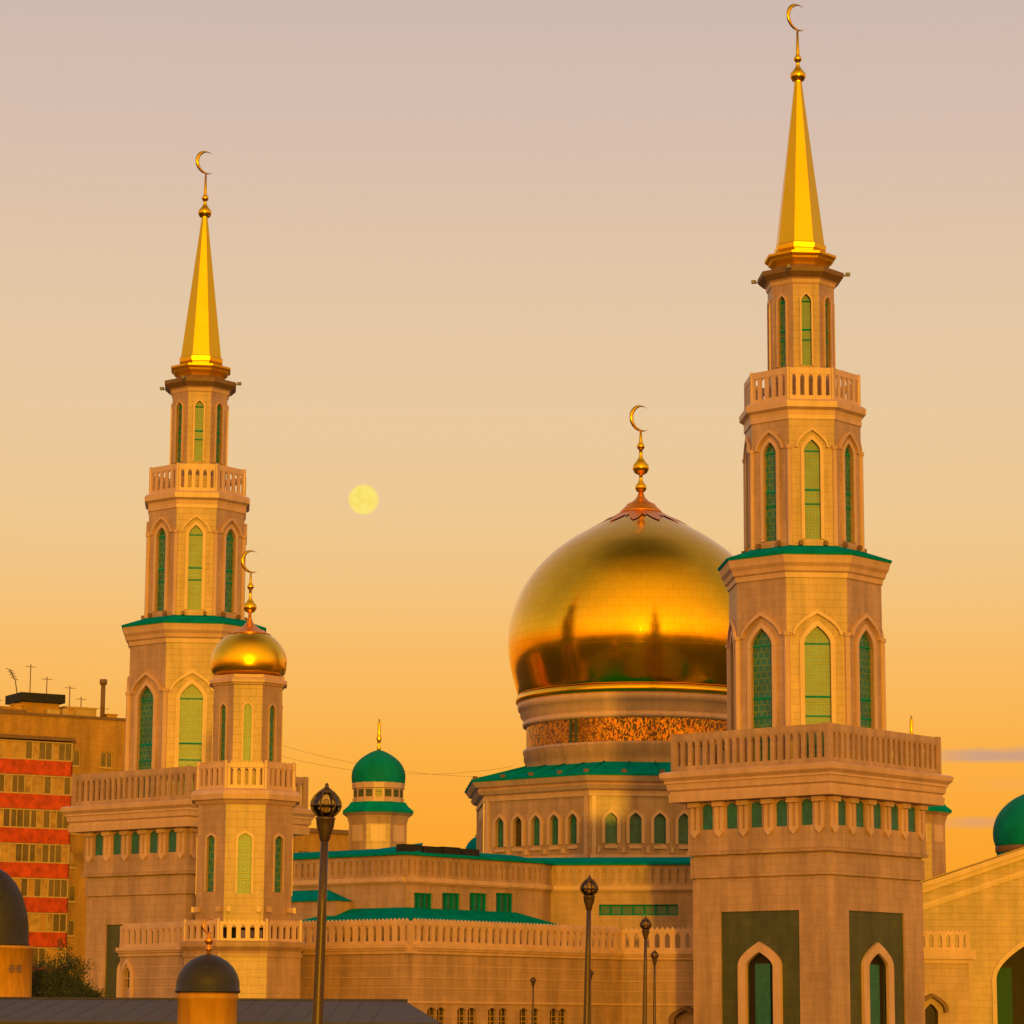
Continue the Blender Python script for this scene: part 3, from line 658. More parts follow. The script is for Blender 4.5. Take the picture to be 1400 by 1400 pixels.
# --- lower tier
Cc = plan(562, 191.2); D_ = plan(850, 208.2); E_ = plan(962, 206.0)
A_ = Cc + UL * 15.5
LB0 = plan(166, 206.5); LB1 = plan(270, 199.3)
zl_top = zat(1256, 191.2); zl_b = zat(1291, 191.2); zl_l = zat(1304, 191.2)
lowF = [Face(A_, Cc), Face(Cc, D_), Face(D_, E_), Face(LB0, LB1)]
lw_ = MB(); led = MB(); led2 = MB()
zg = zat(1372, 195)
wins = []
for i, F in enumerate(lowF):
    holes = []
    if i == 1:
        for px in (590, 603, 631, 645, 673, 688, 716, 732, 757, 769):
            u = F.upx(px, 1390); holes.append(arch(u, .86, .7, zat(1382, 200), zat(1377.5, 200), 4))
    if i == 3:
        u = F.upx(174, 1340); holes.append(arch(u, .55, zat(1353, 205), zat(1332, 205), zat(1325, 205), 4))
    lw_.wall(F, 0, F.L, 0, zl_l - .02, holes, 0, .3)
    for h in holes:
        p = MB(); p.prism(F, h, -.36, -.24); fr = hb(p, 'window', DARKG)
        if i == 1:
            q = MB(); uc = (h[0][0] + h[-1][0]) / 2
            for dz in (0, .35, .7): q.slab(F, uc - .40, uc + .40, 1.0 + dz, 1.05 + dz, -.24, -.17)
            q.slab(F, uc - .03, uc + .03, .92, zat(1380, 200), -.24, -.18); hb(q, 'mullion', BRICKY, fr)
    led.slab(F, -.3 if i in (1,) else 0, F.L + (.3 if i in (0,) else 0), zl_l, zl_l + .22, -.3, .14)
    led.slab(F, 0, F.L, zl_l + .22, zl_b - .25, -.3, .28); led.slab(F, 0, F.L, zl_b - .25, zl_b, -.3, .42)
    if i < 3: led2.slab(F, 0, F.L, zg, zg + .12, -.02, .12)
    for zz in (zat(1322, 195), zat(1338, 195), zat(1352, 195)):
        led2.slab(F, 0, F.L, zz, zz + .05, -.02, .035)
    b_ = MB(); b_.balustrade(F, 0, F.L, zl_b - .01, zl_top, max(4, int(F.L / .72)), .22, .10, False, True, .3); hb(b_, 'balustrade', STONE2)
hb(lw_, 'lower_wall', STONE); hb(led, 'lower_ledge', STONE2); hb(led2, 'string_course', STONE2)
# arched stone frame round the narrow window of the left block
F = lowF[3]; u = F.upx(174, 1340); fr = MB(); fr.frame(F, arch(u, 1.5, .5, zat(1332, 205), zat(1313, 205)), arch(u, 1.05, .5, zat(1336, 205), zat(1319, 205)), -.02, .14); hb(fr, 'window_surround', STONE2)
rf = MB(); zz = zl_b - .3
rf.poly([Vector((p.x, p.y, zz)) for p in (A_ + UR * .3, Cc + UR * .3 + UL * .3, D_ + UL * .3, E_ + UR * .3, E_ + UR * 60, A_ + UR * 60)])
BK = LB0 + UR * 20
rf.poly([Vector((p.x, p.y, zz)) for p in (LB0 + UR * .3, LB1 + UR * .3, A_ + UR * .3, A_ + UR * 40, LB0 + UR * 40)])
hb(rf, 'flat_roof', ROOFG)
ZX = 1290
# --- small wing right of the large minaret
Fw = Face(plan(1250, 203), plan(1327, 203.5)); wg = MB(); ww0, ww1, ww2 = zat(1271, 203), zat(1299, 203), zat(1317, 203)
wu = Fw.upx(1273, 1385); wha = arch(wu, 1.0, .6, zat(1385, 203), zat(1372, 203))
wg.wall(Fw, -1, Fw.L - .2, 0, ww2, [wha], 0, .4); wg.slab(Face(Fw.P(Fw.L - .2, 0).xy, Fw.P(Fw.L - .2, 0).xy + Vector((.13, .991)) * 14), 0, 14, 0, ww2, -.4, 0)
hb(wg, 'wing_wall', STONE)
wl = MB(); wl.slab(Fw, -1, Fw.L, ww2, ww2 + .3, -.4, .12); wl.slab(Fw, -1, Fw.L + .2, ww2 + .3, ww1, -.4, .38); hb(wl, 'wing_ledge', STONE2)
wb = MB(); wb.balustrade(Fw, -1, Fw.L - .15, ww1 - .01, ww0, 8, .22, .1, False, True, .3); hb(wb, 'balustrade', STONE2)
wp = MB(); wp.prism(Fw, wha, -.5, -.38); hb(wp, 'window', DARKG)
wh = MB(); wh.frame(Fw, arch(wu, 2.3, zat(1384, 203), zat(1378, 203), zat(1358, 203)), arch(wu, 1.75, zat(1384, 203), zat(1380, 203), zat(1363, 203)), -.02, .45); hb(wh, 'window_hood', BROWN)
# dark hood over a door at the corner by the minaret
F = lowF[2]; u = F.upx(940, 1390); wh = MB(); wh.frame(F, arch(u, 2.3, .5, zat(1394, 206), zat(1377, 206)), arch(u, 1.7, .5, zat(1396, 206), zat(1383, 206)), -.02, .6); hb(wh, 'door_hood', BROWN)

ZX = 600
# --- upper tier
U_ = plan(553, 205.0); B_ = U_ + UR * 15.0; B2 = plan(753, 218.2); G_ = plan(968, 216.2); UA = U_ + UL * 17
zu_t = zat(1166, 205); zu_p = zat(1199, 205); zu_l = zat(1207, 205)
upF = [Face(UA, U_), Face(U_, B_), Face(B_, B2), Face(B2, G_)]
uw = MB(); led = MB()
for i, F in enumerate(upF):
    holes = []
    if i == 1:
        for px in (579, 617, 654, 690):
            u = F.upx(px, 1232); z0, z1 = F.zpx(u, 1246), F.zpx(u, 1221); holes.append(rect(u, 1.95, z0 - .3, z1))
    if i == 3:
        u0, u1 = F.upx(819, 1240), F.upx(927, 1240); holes.append([(u0, zat(1250, 217)), (u0, zat(1235, 217)), (u1, zat(1235, 217)), (u1, zat(1250, 217))])
    uw.wall(F, 0, F.L, 5.5, zu_l, holes, 0, .35)
    for h in holes:
        p = MB(); us = [q[0] for q in h]; zs = [q[1] for q in h]; a, b, c, d = min(us), max(us), min(zs), max(zs)
        for e in (a, b - .1): p.slab(F, e, e + .1, c, d, -.3, -.16)
        for e in (c, d - .1): p.slab(F, a, b, e, e + .1, -.3, -.15)
        nm = 3 if i == 1 else 7
        for q in range(1, nm): p.slab(F, a + (b - a) * q / nm - .05, a + (b - a) * q / nm + .05, c, d, -.3, -.18)
        fr = hb(p, 'window', GREENR)
        p = MB(); p.slab(F, a, b, c, d, -.36, -.28); hb(p, 'pane', GGLASS2, fr)
    led.slab(F, 0, F.L, zu_l, zu_l + .1, -.3, .16); led.slab(F, 0, F.L, zu_l + .1, zu_p, -.3, .3)
    b_ = MB(); b_.balustrade(F, 0, F.L, zu_p - .01, zu_t - .15, max(2, int(F.L / .62)), .15, .1, True, False, .25, .62); hb(b_, 'parapet', STONE)
hb(uw, 'upper_wall', STONE); hb(led, 'upper_ledge', STONE2)
# green eaves: a low sloping roof behind the parapet
ev = MB()
edge = [UA + UR * 0, U_, B_, B2, G_]
offs = []
for i, p in enumerate(edge):
    if i == 0: n = upF[0].n
    elif i == len(edge) - 1: n = upF[-1].n
    else:
        a, b = upF[i - 1].n, upF[i].n; n = (a + b); n = n / n.dot(a)
    offs.append(n)
zt0 = zu_t - .15
V = []
for p, n in zip(edge, offs):
    for d, z in ((.34, zt0), (.36, zt0 + .16), (-2.6, zt0 + .72)):
        q = p + n * d; V.append((q.x, q.y, z))
N = len(edge)
fs = []
for i in range(N - 1):
    for j in range(2): fs.append((i * 3 + j, (i + 1) * 3 + j, (i + 1) * 3 + j + 1, i * 3 + j + 1))
    q = i * 3
ev.add(V, fs)
inner = [V[i * 3 + 2] for i in range(N)]
ev.poly([Vector(v) for v in inner] + [Vector((G_.x + 10, G_.y + 60, zt0 + .7)), Vector((UA.x, UA.y + 50, zt0 + .7))])
hb(ev, 'green_eaves', GREENR)
# hip roof at the left end of the upper tier
hp = MB(); F = upF[0]
a, b = F.L - F.upx(472, 1160), 0
u0, u1 = F.upx(440, 1160), F.upx(549, 1160); z0 = zt0 + .12
pk = F.P(F.upx(545, 1160) - .6, zat(1152, 208), -3.2)
hp.add([F.P(u0, z0, .2), F.P(u1, z0, .2), pk, F.P((u0 + u1) / 2 + 1, zat(1154, 209), -4)], [(0, 1, 2, 3)]); hp.add([F.P(u1, z0, .2), upF[1].P(1.2, z0, .2), pk], [(0, 1, 2)])
hb(hp, 'hip_roof', TEAL)
rp = MB(); F = upF[1]
for q in range(4):
    a = F.upx(557 + q * 26, 1160); b = F.upx(581 + q * 26, 1160); rp = MB(); rp.slab(F, a, b, zt0 + .26, zt0 + .80 - .05 * (q % 2), -1.1, -.25); hb(rp, 'roof_membrane', TAR)
# skirt roofs between the tiers
def skirt(F, u0, u1, zt_, zb_, out, ta_, tb_, name, m):
    mb = MB(); P = F.P
    V = [P(u0, zb_, out), P(u1, zb_, out), P(u1 - tb_, zt_, .01), P(u0 + ta_, zt_, .01), P(u0, zb_ - .14, out), P(u1, zb_ - .14, out), P(u0, zb_ - .14, .01), P(u1, zb_ - .14, .01)]
    mb.add(V, [(0, 1, 2, 3), (4, 5, 1, 0), (6, 4, 0, 3), (5, 7, 2, 1), (6, 7, 5, 4)]); hb(mb, name, m)
F0, F1 = upF[0], upF[1]
zs_t, zs_b = zat(1240, 204), zat(1256, 202)
mb = MB()
o = 2.6; nc = (F0.n + F1.n); nc = nc / nc.dot(F0.n)
pL = F0.upx(452, 1250); pR = F1.upx(747, 1258)
cu, cl, cl2 = Vector((*(U_ + nc * .01), zs_t)), Vector((*(U_ + nc * o), zs_b)), Vector((*(U_ + nc * o), zs_b - .16))
Lu, Ll, Ll2 = F0.P(pL + 2.2, zs_t, .01), F0.P(pL - .8, zs_b, o), F0.P(pL - .8, zs_b - .16, o)
Ru, Rl, Rl2 = F1.P(pR - 3.4, zs_t, .01), F1.P(pR, zs_b, o * .6), F1.P(pR, zs_b - .16, o * .6)
mb.add([Ll, cl, cu, Lu, Ll2, cl2, Rl, Rl2, Ru, F0.P(pL - .8, zs_b - .16, .01), F1.P(pR, zs_b - .16, .01)],
       [(0, 1, 2, 3), (4, 5, 1, 0), (1, 6, 8, 2), (5, 7, 6, 1), (9, 4, 0, 3), (7, 10, 8, 6)])
hb(mb, 'skirt_roof', GREENR)
skirt(F0, F0.upx(380, 1225), F0.upx(483, 1225), zat(1217, 210), zat(1230, 208), 1.8, 0, 2.6, 'skirt_roof', TEAL)
sb = MB(); sb.slab(F0, F0.upx(380, 1225), F0.upx(480, 1225), zl_b, zat(1231, 208) - .1, 0, 1.6); hb(sb, 'link_wall', STONE)
lb = MB(); Fq = lowF[3]; lb.add([Fq.P(Fq.upx(212, 1260), zl_top + .1, -2), Fq.P(Fq.L + 1, zl_top + .1, -2), Fq.P(Fq.L + 1, zl_top + .75, -4.5), Fq.P(Fq.upx(225, 1260), zl_top + .55, -4.5)], [(0, 1, 2, 3)]); hb(lb, 'skirt_roof', GREENR)

ZX = 850
# --- octagon under the dome
AP8 = 14.7; dz = lambda py, off: zat(py, YD - off)
zo0, zo1 = zu_t - 1.0, dz(1088, 15.3)
ow = MB(); om = MB(); ol = MB()
for k in range(8):
    F = octo(AP8, k, 8, GA, C2); L_ = F.L; hs = []
    for q in range(5):
        uc = L_ / 2 + (q - 2) * 2.12
        hs.append(arch(uc, 1.04, dz(1153, 15), dz(1120, 15), dz(1111, 15), 5))
    ow.wall(F, 0, L_, zo0, zo1, hs, 0, .35)
    for q, h in enumerate(hs):
        uc = L_ / 2 + (q - 2) * 2.12
        wd = MB(); wd.frame(F, arch(uc, 1.62, dz(1153, 15), dz(1121, 15), dz(1106, 15), 5), h, -.02, .16); wo_ = hb(wd, 'window', STONE2)
        p = MB(); p.prism(F, h, -.42, -.3); hb(p, 'pane', DARKG if (k == 6 and q == 1) else GGLASS2, wo_)
        om.slab(F, uc - .55, uc + .55, dz(1160, 15), dz(1156, 15), -.02, .22)
        om.slab(F, uc - 1.06 - .14, uc - 1.06 + .14, dz(1166, 15), dz(1158, 15), -.02, .2)
    ol.slab(F, .0, L_, zo0, dz(1168, 15), -.05, .3)
    hb(om, 'corbel_row', STONE2); om = MB()
    om.slab(F, .2, .55, zo0, zo1, -.02, .14); hb(om, 'pilaster', STONE2); om = MB(); om.slab(F, L_ - .55, L_ - .2, zo0, zo1, -.02, .14); hb(om, 'pilaster', STONE2); om = MB()
hb(ow, 'octagon_wall', STONE); hb(ol, 'octagon_plinth', STONE2)
oc = MB(); oc.rings(8, [(zo1, AP8), (zo1, AP8 + .16), (zo1 + .3, AP8 + .2), (zo1 + .35, AP8 + .1), (dz(1080, 15.5), AP8 + .12), (dz(1078, 15.5), AP8 + .45), (dz(1072, 16), AP8 + .7), (dz(1069, 16), AP8 + .5),
                       (dz(1067, 16), AP8 + .85), (dz(1060, 16), AP8 + 1.15)], C2, GA + pi / 8, cap=False); hb(oc, 'octagon_cornice', STONE2)
orf = MB(); orf.rings(8, [(dz(1060, 16), AP8 + 1.2), (dz(1057, 16), AP8 + 1.26), (dz(1040, 11.6), 10.6)], C2, GA + pi / 8); hb(orf, 'octagon_roof', GREENR)
sn = MB()
for k in range(8):
    F = octo(AP8 + 1.2, k, 8, GA, C2); F2 = octo(10.9, k, 8, GA, C2)
    for q in (0, 1, 2, 3):
        u, u2 = F.L * (q + .02) / 4, F2.L * (q + .02) / 4
        sn = MB(); sn.tube([F.P(u, dz(1056.4, 16)), F2.P(u2, dz(1040, 11.6))], .07, 4); hb(sn, 'roof_seam', GREENR)
        p = F.P(u + .05, dz(1056, 16), -.3); sn = MB(); sn.box((p.x, p.y, p.z + .1), (.16, .16, .2), GA); hb(sn, 'roof_light', BROWN)
# --- round drum, script band, dome
dr = MB(); r0 = 10.7
dr.lathe([(dz(1044, 10.7), r0), (dz(1030, 10.7), r0), (dz(1028, 10.7), r0 + .12), (dz(1020, 10.7), r0 + .12), (dz(1017, 10.7), r0 + .22), (dz(1013, 10.7), r0 + .22), (dz(1012, 10.7), r0 - .12)], 96, C2, False)
hb(dr, 'drum_base', STONE)
ib = MB(); ib.lathe([(dz(1013, 10.7), r0 - .1), (dz(979, 10.7), r0 - .1)], 96, C2, False); ibo = hb(ib, 'script_band', MOSAIC)
br_ = MB()
for k in (0, 2, 4, 6):
    a = GA + k * pi / 4 + R(4.6)
    for q in (-.028, .028):
        br_.box((C2[0] + r0 * cos(a + q), C2[1] + r0 * sin(a + q), (dz(1013, 10.7) + dz(979, 10.7)) / 2), (.1, .16, (dz(979, 10.7) - dz(1013, 10.7)) / 2), a + q); hb(br_, 'band_post', GRAN, ibo); br_ = MB()
dc = MB(); dc.lathe([(dz(980, 10.7), r0 - .2), (dz(979, 10.9), r0 + .2), (dz(974, 11), r0 + .28), (dz(973, 11), r0 + .12), (dz(970, 11), r0 + .16), (dz(964, 11.3), r0 + .45), (dz(956, 11.4), r0 + .5), (dz(955, 11.4), r0 + .66), (dz(950, 11.5), r0 + .7), (dz(945, 11.5), r0 + .74), (dz(944, 11.5), r0 + .4)], 96, C2, False)
hb(dc, 'drum_cornice', STONE2)
gr = MB(); gr.lathe([(dz(945, 11.5), r0 + .5), (dz(944, 11.5), r0 + .86), (dz(939, 11.5), r0 + .9), (dz(935, 11.5), r0 + .84), (dz(933, 11.5), r0 + .5)], 96, C2, False); hb(gr, 'gilded_rim', GOLD)
mpx = YD / FPX
prof = [(952, 169), (948, 171), (935, 174.5), (920, 178.5), (905, 181.5), (890, 183.2), (877, 183.6), (863, 182.6), (849, 180.2), (835, 176.2), (820, 170.5), (805, 162.8), (789, 152.5), (776, 142), (763, 129), (754, 118.5), (746, 107.5), (738, 95.5), (730, 82), (722, 67.5), (714, 52), (707, 37), (700, 24), (694, 12)]
# smooth the profile before spinning
def smooth_prof(p, it=2, sub=3):
    q = []
    for i in range(len(p) - 1):
        p0, p1, p2, p3 = p[max(i - 1, 0)], p[i], p[i + 1], p[min(i + 2, len(p) - 1)]
        for s_ in range(sub):
            t = s_ / sub
            q.append(tuple(.5 * ((2 * b) + (c - a) * t + (2 * a - 5 * b + 4 * c - d) * t * t + (3 * b - a - 3 * c + d) * t ** 3) for a, b, c, d in zip(p0, p1, p2, p3)))
    q.append(p[-1])
    for _ in range(it): q = [q[0]] + [tuple((q[i - 1][j] + 2 * q[i][j] + q[i + 1][j]) / 4 for j in (0, 1)) for i in range(1, len(q) - 1)] + [q[-1]]
    return q
dm = MB(); dm.lathe([(zat(y, YD), h * mpx) for y, h in smooth_prof(prof)], 128, C2); dome = hb(dm, 'golden_dome', GOLDD)
# cap with pointed petals lying on the crown of the dome
cp = MB(); cz = lambda y: zat(y, YD)
cp.lathe([(cz(702), 30 * mpx), (cz(699), 28.5 * mpx), (cz(692), 21 * mpx), (cz(690), 20 * mpx), (cz(686), 12 * mpx), (cz(680), 6 * mpx), (cz(674), 3.5 * mpx)], 32, C2)
def dome_r(z):
    pr = [(zat(y, YD), h * mpx) for y, h in prof]
    for (z0, a), (z1, b) in zip(pr, pr[1:]):
        if z0 <= z <= z1: return a + (b - a) * (z - z0) / (z1 - z0)
    return .3
for k in range(12):
    a = GA + k * pi / 6
    for ln, hw, dy in ((722, .30, 0), (714, .12, pi / 12)):
        V = []
        steps = 6
        for i in range(steps + 1):
            t = i / steps; y = 700 + (ln - 700) * t; z = zat(y, YD); r = dome_r(z) + .10; wdt = hw * (1 + .8 * t) * (1 - t ** 3)
            wdt = wdt * 1.6 / max(r, .5) * 1.0
            for sg in (-1, 1): V.append((C2[0] + r * cos(a + dy + sg * wdt), C2[1] + r * sin(a + dy + sg * wdt), z + .04))
        cp.add(V, [(2 * i, 2 * i + 1, 2 * i + 3, 2 * i + 2) for i in range(steps)])
hb(cp, 'dome_cap', COPPER, dome)
f = finial(dome, zat(678, YD), 1.25, GOLD, [(.85, .55), (2.75, .78), (4.75, .38)], rot=0.55, cres_r=1.27, stem=1.1)

# ================================================================== green domed turrets behind
ZX = 517
YG = 236.0; kg = YG / FPX
def zg_(py): return zat(py, YG)
gt_p = plan(517, YG, 1100)
gt = empty('green_domed_turret', (gt_p.x, gt_p.y, 0), GA, 'small round turret with green dome and gold finial between lamp and great dome', 'turret', 'turrets with green domes')
q = MB(); q.rings(8, [(6, 39 * kg), (zg_(1128), 39 * kg), (zg_(1124), 40 * kg), (zg_(1117), 42 * kg), (zg_(1113), 47 * kg)]); q.build('turret_wall', STONE, gt)
q = MB()
for k in range(8):
    F = octo(39 * kg, k); q = MB(); q.prism(F, rect(F.L / 2, F.L * .62, zg_(1152), zg_(1130)), -.05, .03); q.build('wall_panel', STONE2, gt)
q = MB(); q.rings(8, [(zg_(1113), 47.5 * kg), (zg_(1110), 48 * kg), (zg_(1104), 41 * kg), (zg_(1098), 37 * kg)]); q.build('skirt_roof', GREENR, gt)
q = MB(); q.rings(16, [(zg_(1099), 34.5 * kg), (zg_(1093), 35 * kg), (zg_(1092), 33.5 * kg), (zg_(1080), 33.5 * kg), (zg_(1079), 35.5 * kg), (zg_(1072), 36.2 * kg), (zg_(1071), 35 * kg)]); q.build('drum', STONE2, gt)
q = MB()
for k in range(16):
    F = octo(33.5 * kg, k, 16); q = MB(); q.slab(F, .12, F.L - .12, zg_(1091), zg_(1081), -.03, .03); q.build('drum_window', GRAN, gt)
q = MB(); q.lathe([(zg_(y), h * kg) for y, h in smooth_prof([(1073, 35.5), (1068, 36.6), (1061, 36.9), (1054, 35.8), (1047, 32.8), (1041, 28.3), (1035, 21.5), (1031, 15), (1028, 9.5), (1026, 4)])], 48); gd = q.build('green_dome', GREEND, gt)
q = MB(); q.lathe([(zg_(1028), 2.2 * kg), (zg_(1022), 2.6 * kg), (zg_(1018), 1.6 * kg), (zg_(1014), 2.4 * kg), (zg_(1010), 4 * kg), (zg_(1006), 2.4 * kg), (zg_(1003), 2.3 * kg), (zg_(990), 2.2 * kg), (zg_(983), .6 * kg)], 12); q.build('finial', GOLD, gd)
g2 = copy_tree(gt); p = plan(1248, 229, 1100); g2.location = (p.x, p.y, -.2); g2.rotation_euler = (0, 0, GA)
g2['label'] = 'green capped turret mostly hidden behind the right minaret, only its eaves and gold tip showing'
# the turret right of the minaret also shows a tall green window; a low dome shows left of the octagon
ld = empty('low_green_dome', (*plan(652, 283, 1150), 12), 0, 'tiny sliver of a green dome peeking out left of the octagon walls', 'dome')
q = MB(); rr = 16 * 283 / FPX; z_ = zat(1165, 283) - 12; q.lathe([(z_ - 4, rr), (z_, rr), (z_ + rr * .45, rr * .93), (z_ + rr * .8, rr * .75), (z_ + rr * 1.1, rr * .48), (z_ + rr * 1.3, rr * .2), (z_ + rr * 1.4, .05)], 32); q.build('dome_shell', TEAL, ld)
q = MB(); q.lathe([(z_ + rr * 1.35, .1), (z_ + rr * 1.5, .22), (z_ + rr * 1.65, .08), (z_ + rr * 2.2, .03)], 10); q.build('finial', GOLD, ld)

# ================================================================== gabled portal at the right edge
ZX = 1330
YP = 225.0; kp = YP / FPX
pc = plan(1520, YP, 1350); po = empty('gabled_portal', (pc.x, pc.y, 0), R(-4), 'amber sunlit gabled portal with a tall dark archway at the right edge', 'portal')
Fp = Face((-18, 0), (18, 0))
def pu(px): return (px - 1520) * kp + 18
def gz(u, off): return zat(1221, YP) + (18 - abs(u - 18) - 2.5) * .345 + off
zbs = zat(1400, YP) - 4
w_ = MB(); oa = arch(pu(1414), 96 * kp, .4, zat(1338, YP), zat(1287, YP), 10)
outer = [(0, 0), (36, 0), (36, gz(36, 0)), (18, gz(18, 0)), (0, gz(0, 0))]
loops = [outer, oa]; tri = tessellate_polygon([[Vector((u, z, 0)) for u, z in l] for l in loops]); flat = [p for l in loops for p in l]
fs = []
for a, b, c in tri:
    A, B, C = flat[a], flat[b], flat[c]; ar = (B[0] - A[0]) * (C[1] - A[1]) - (B[1] - A[1]) * (C[0] - A[0])
    if abs(ar) > 1e-9: fs.append((a, b, c) if ar > 0 else (a, c, b))
w_.add([Fp.P(u, z) for u, z in flat], fs); n = len(oa)
w_.add([Fp.P(u, z) for u, z in oa] + [Fp.P(u, z, -2.2) for u, z in oa], [(i, (i + 1) % n, n + (i + 1) % n, n + i) for i in range(n)])
w_.slab(Face((-18, 14), (-18, 0)), 0, 14, 0, gz(0, 0), -.4, 0); w_.build('portal_wall', STONE, po)
ck = MB()
def gable_bar(o0, o1, d1):
    for s_ in (0, 1):
        a, b = (-.4, 18) if s_ == 0 else (18, 36.4)
        ck.prism(Fp, [(a, gz(max(a, 0), o0)), (b, gz(min(b, 36), o0)), (b, gz(min(b, 36), o1)), (a, gz(max(a, 0), o1))], -.4, d1, True)
gable_bar(-.05, .35, .55); gable_bar(-.45, -.05, .32); gable_bar(-1.55, -1.3, .18); gable_bar(-1.75, -1.55, .10)
ck.build('gable_cornice', STONE2, po)
rfp = MB()
for s_ in (0, 1):
    a, b = (-.6, 18) if s_ == 0 else (18, 36.6)
    za_, zb_ = gz(max(a, 0), .36), gz(min(b, 36), .36)
    rfp.add([Fp.P(a, za_, .6), Fp.P(b, zb_, .6), Fp.P(b, zb_, -14), Fp.P(a, za_, -14), Fp.P(a, za_ + .1, .6), Fp.P(b, zb_ + .1, .6), Fp.P(b, zb_ + .1, -14), Fp.P(a, za_ + .1, -14)], [(0, 1, 5, 4), (4, 5, 6, 7), (1, 0, 3, 2), (3, 0, 4, 7)])
rfp.build('portal_roof', CREAM, po)
pb = MB(); pb.prism(Fp, oa, -2.4, -2.15); pb.build('archway_back', NICHE, po)
gw = MB(); gw.prism(Fp, rect(pu(1378), 21 * kp, .4, zat(1322, YP)), -2.1, -1.0); gw.build('archway_window', GSHADED, po)
gw = MB(); gw.prism(Fp, rect(pu(1420), 20 * kp, .4, zat(1326, YP)), -2.1, -1.6); gw.build('archway_window', GSHADED, po)
asr = MB(); asr.frame(Fp, arch(pu(1414), 108 * kp, .4, zat(1338, YP), zat(1278, YP), 10), oa, -.02, .12); asr.build('archway_surround', STONE2, po)
# big green dome behind the portal
pd = plan(1416, 240, 1150); kd = 240 / FPX
bd = empty('green_domed_pavilion', (pd.x, pd.y, 0), 0, 'large green dome cut by the right edge above the gabled portal', 'dome')
q = MB(); q.lathe([(0, 52 * kd), (zat(1176, 240), 52 * kd), (zat(1164, 240), 53 * kd)], 48); q.build('drum', GREENR, bd)
q = MB(); q.lathe([(zat(1166, 240), 53.3 * kd), (zat(1164, 240), 54.5 * kd), (zat(1158, 240), 54.8 * kd), (zat(1155, 240), 53 * kd)], 48); q.build('drum_ring', BROWN, bd)
q = MB(); q.lathe([(zat(y, 240), h * kd) for y, h in smooth_prof([(1157, 54), (1150, 56.5), (1142, 57.5), (1132, 57), (1120, 53.5), (1110, 48), (1101, 40), (1093, 30), (1087, 19), (1083, 9), (1081, 3)])], 56); o_ = q.build('green_dome', GREEND, bd)
q = MB(); zt_ = zat(1083, 240); q.lathe([(zt_, .18), (zt_ + .6, .16), (zt_ + 1.0, .36), (zt_ + 1.4, .14), (zt_ + 2.6, .08), (zt_ + 3, .02)], 12); q.build('finial', GOLD, o_)

# ================================================================== apartment blocks
ZX = 60
YA = 268.0; ka = YA / FPX
ap0 = plan(-60, YA - 3, 1200); ap1_ = plan(172, YA + 5.5, 1200)
ab = empty('apartment_block', (ap0.x, ap0.y, 0), 0, 'ochre apartment block with red balcony bands behind the left minaret', 'apartment block')
AO = (ap0.x, ap0.y, 0)
Fa = Face(ap0, ap1_)
def aw(mb, name, m, parent=None): return mb.build(name, m, parent or ab, AO)
roofz = zat(977, YA)
wl = MB(); depth = 14
holes = []; wz = []
NF = 8; pitch = 3.16
zfl = [zat(1049, YA) - i * 46.4 * ka for i in range(NF)]       # heights of the red bands (centres)
ub0, ub1 = 0.6, Fa.upx(90, 1100)
wcols = [(Fa.upx(101, 1030), 1.35), (Fa.upx(146, 1030), 1.2)]
for zc in zfl:
    for u, wd_ in wcols:
        if zc - .6 > .5: holes.append([(u - wd_ / 2, zc + .35), (u - wd_ / 2, zc + 1.85), (u + wd_ / 2, zc + 1.85), (u + wd_ / 2, zc + .35)])
wl.wall(Fa, 0, Fa.L, 0, roofz, holes, 0, .25)
Fs = Face(Fa.P(Fa.L, 0).xy, Fa.P(Fa.L, 0, -depth).xy); wl.wall(Fs, 0, Fs.L, 0, roofz)
Fs2 = Face(Fa.P(0, 0, -depth).xy, Fa.P(0, 0).xy); wl.wall(Fs2, 0, Fs2.L, 0, roofz)
wl.poly([Fa.P(0, roofz - .05), Fa.P(Fa.L, roofz - .05), Fa.P(Fa.L, roofz - .05, -depth), Fa.P(0, roofz - .05, -depth)])
aw(wl, 'wall', BRICKY)
pr_ = MB(); pr_.slab(Fa, -.15, Fa.L + .15, roofz - .04, roofz + .22, -.5, .12); aw(pr_, 'roof_coping', BROWN)
for h in holes:
    u0, z0, u1, z1 = h[0][0], h[0][1], h[2][0], h[1][1]; p = MB()
    for e in (u0, (u0 + u1) / 2 - .04, u1 - .09): p.slab(Fa, e, e + .09, z0, z1, -.2, -.1)
    p.slab(Fa, u0, u1, z0, z0 + .1, -.2, -.09); p.slab(Fa, u0, u1, z1 - .1, z1, -.2, -.09); p.slab(Fa, u0 - .1, u1 + .1, z0 - .1, z0, -.1, .1)
    fr = aw(p, 'window', CREAM); p = MB(); p.slab(Fa, u0, u1, z0, z1, -.25, -.18); aw(p, 'pane', random.choice([GLASSB, GLASSB, CURT]), fr)
bd_ = 1.25
lt = MB()
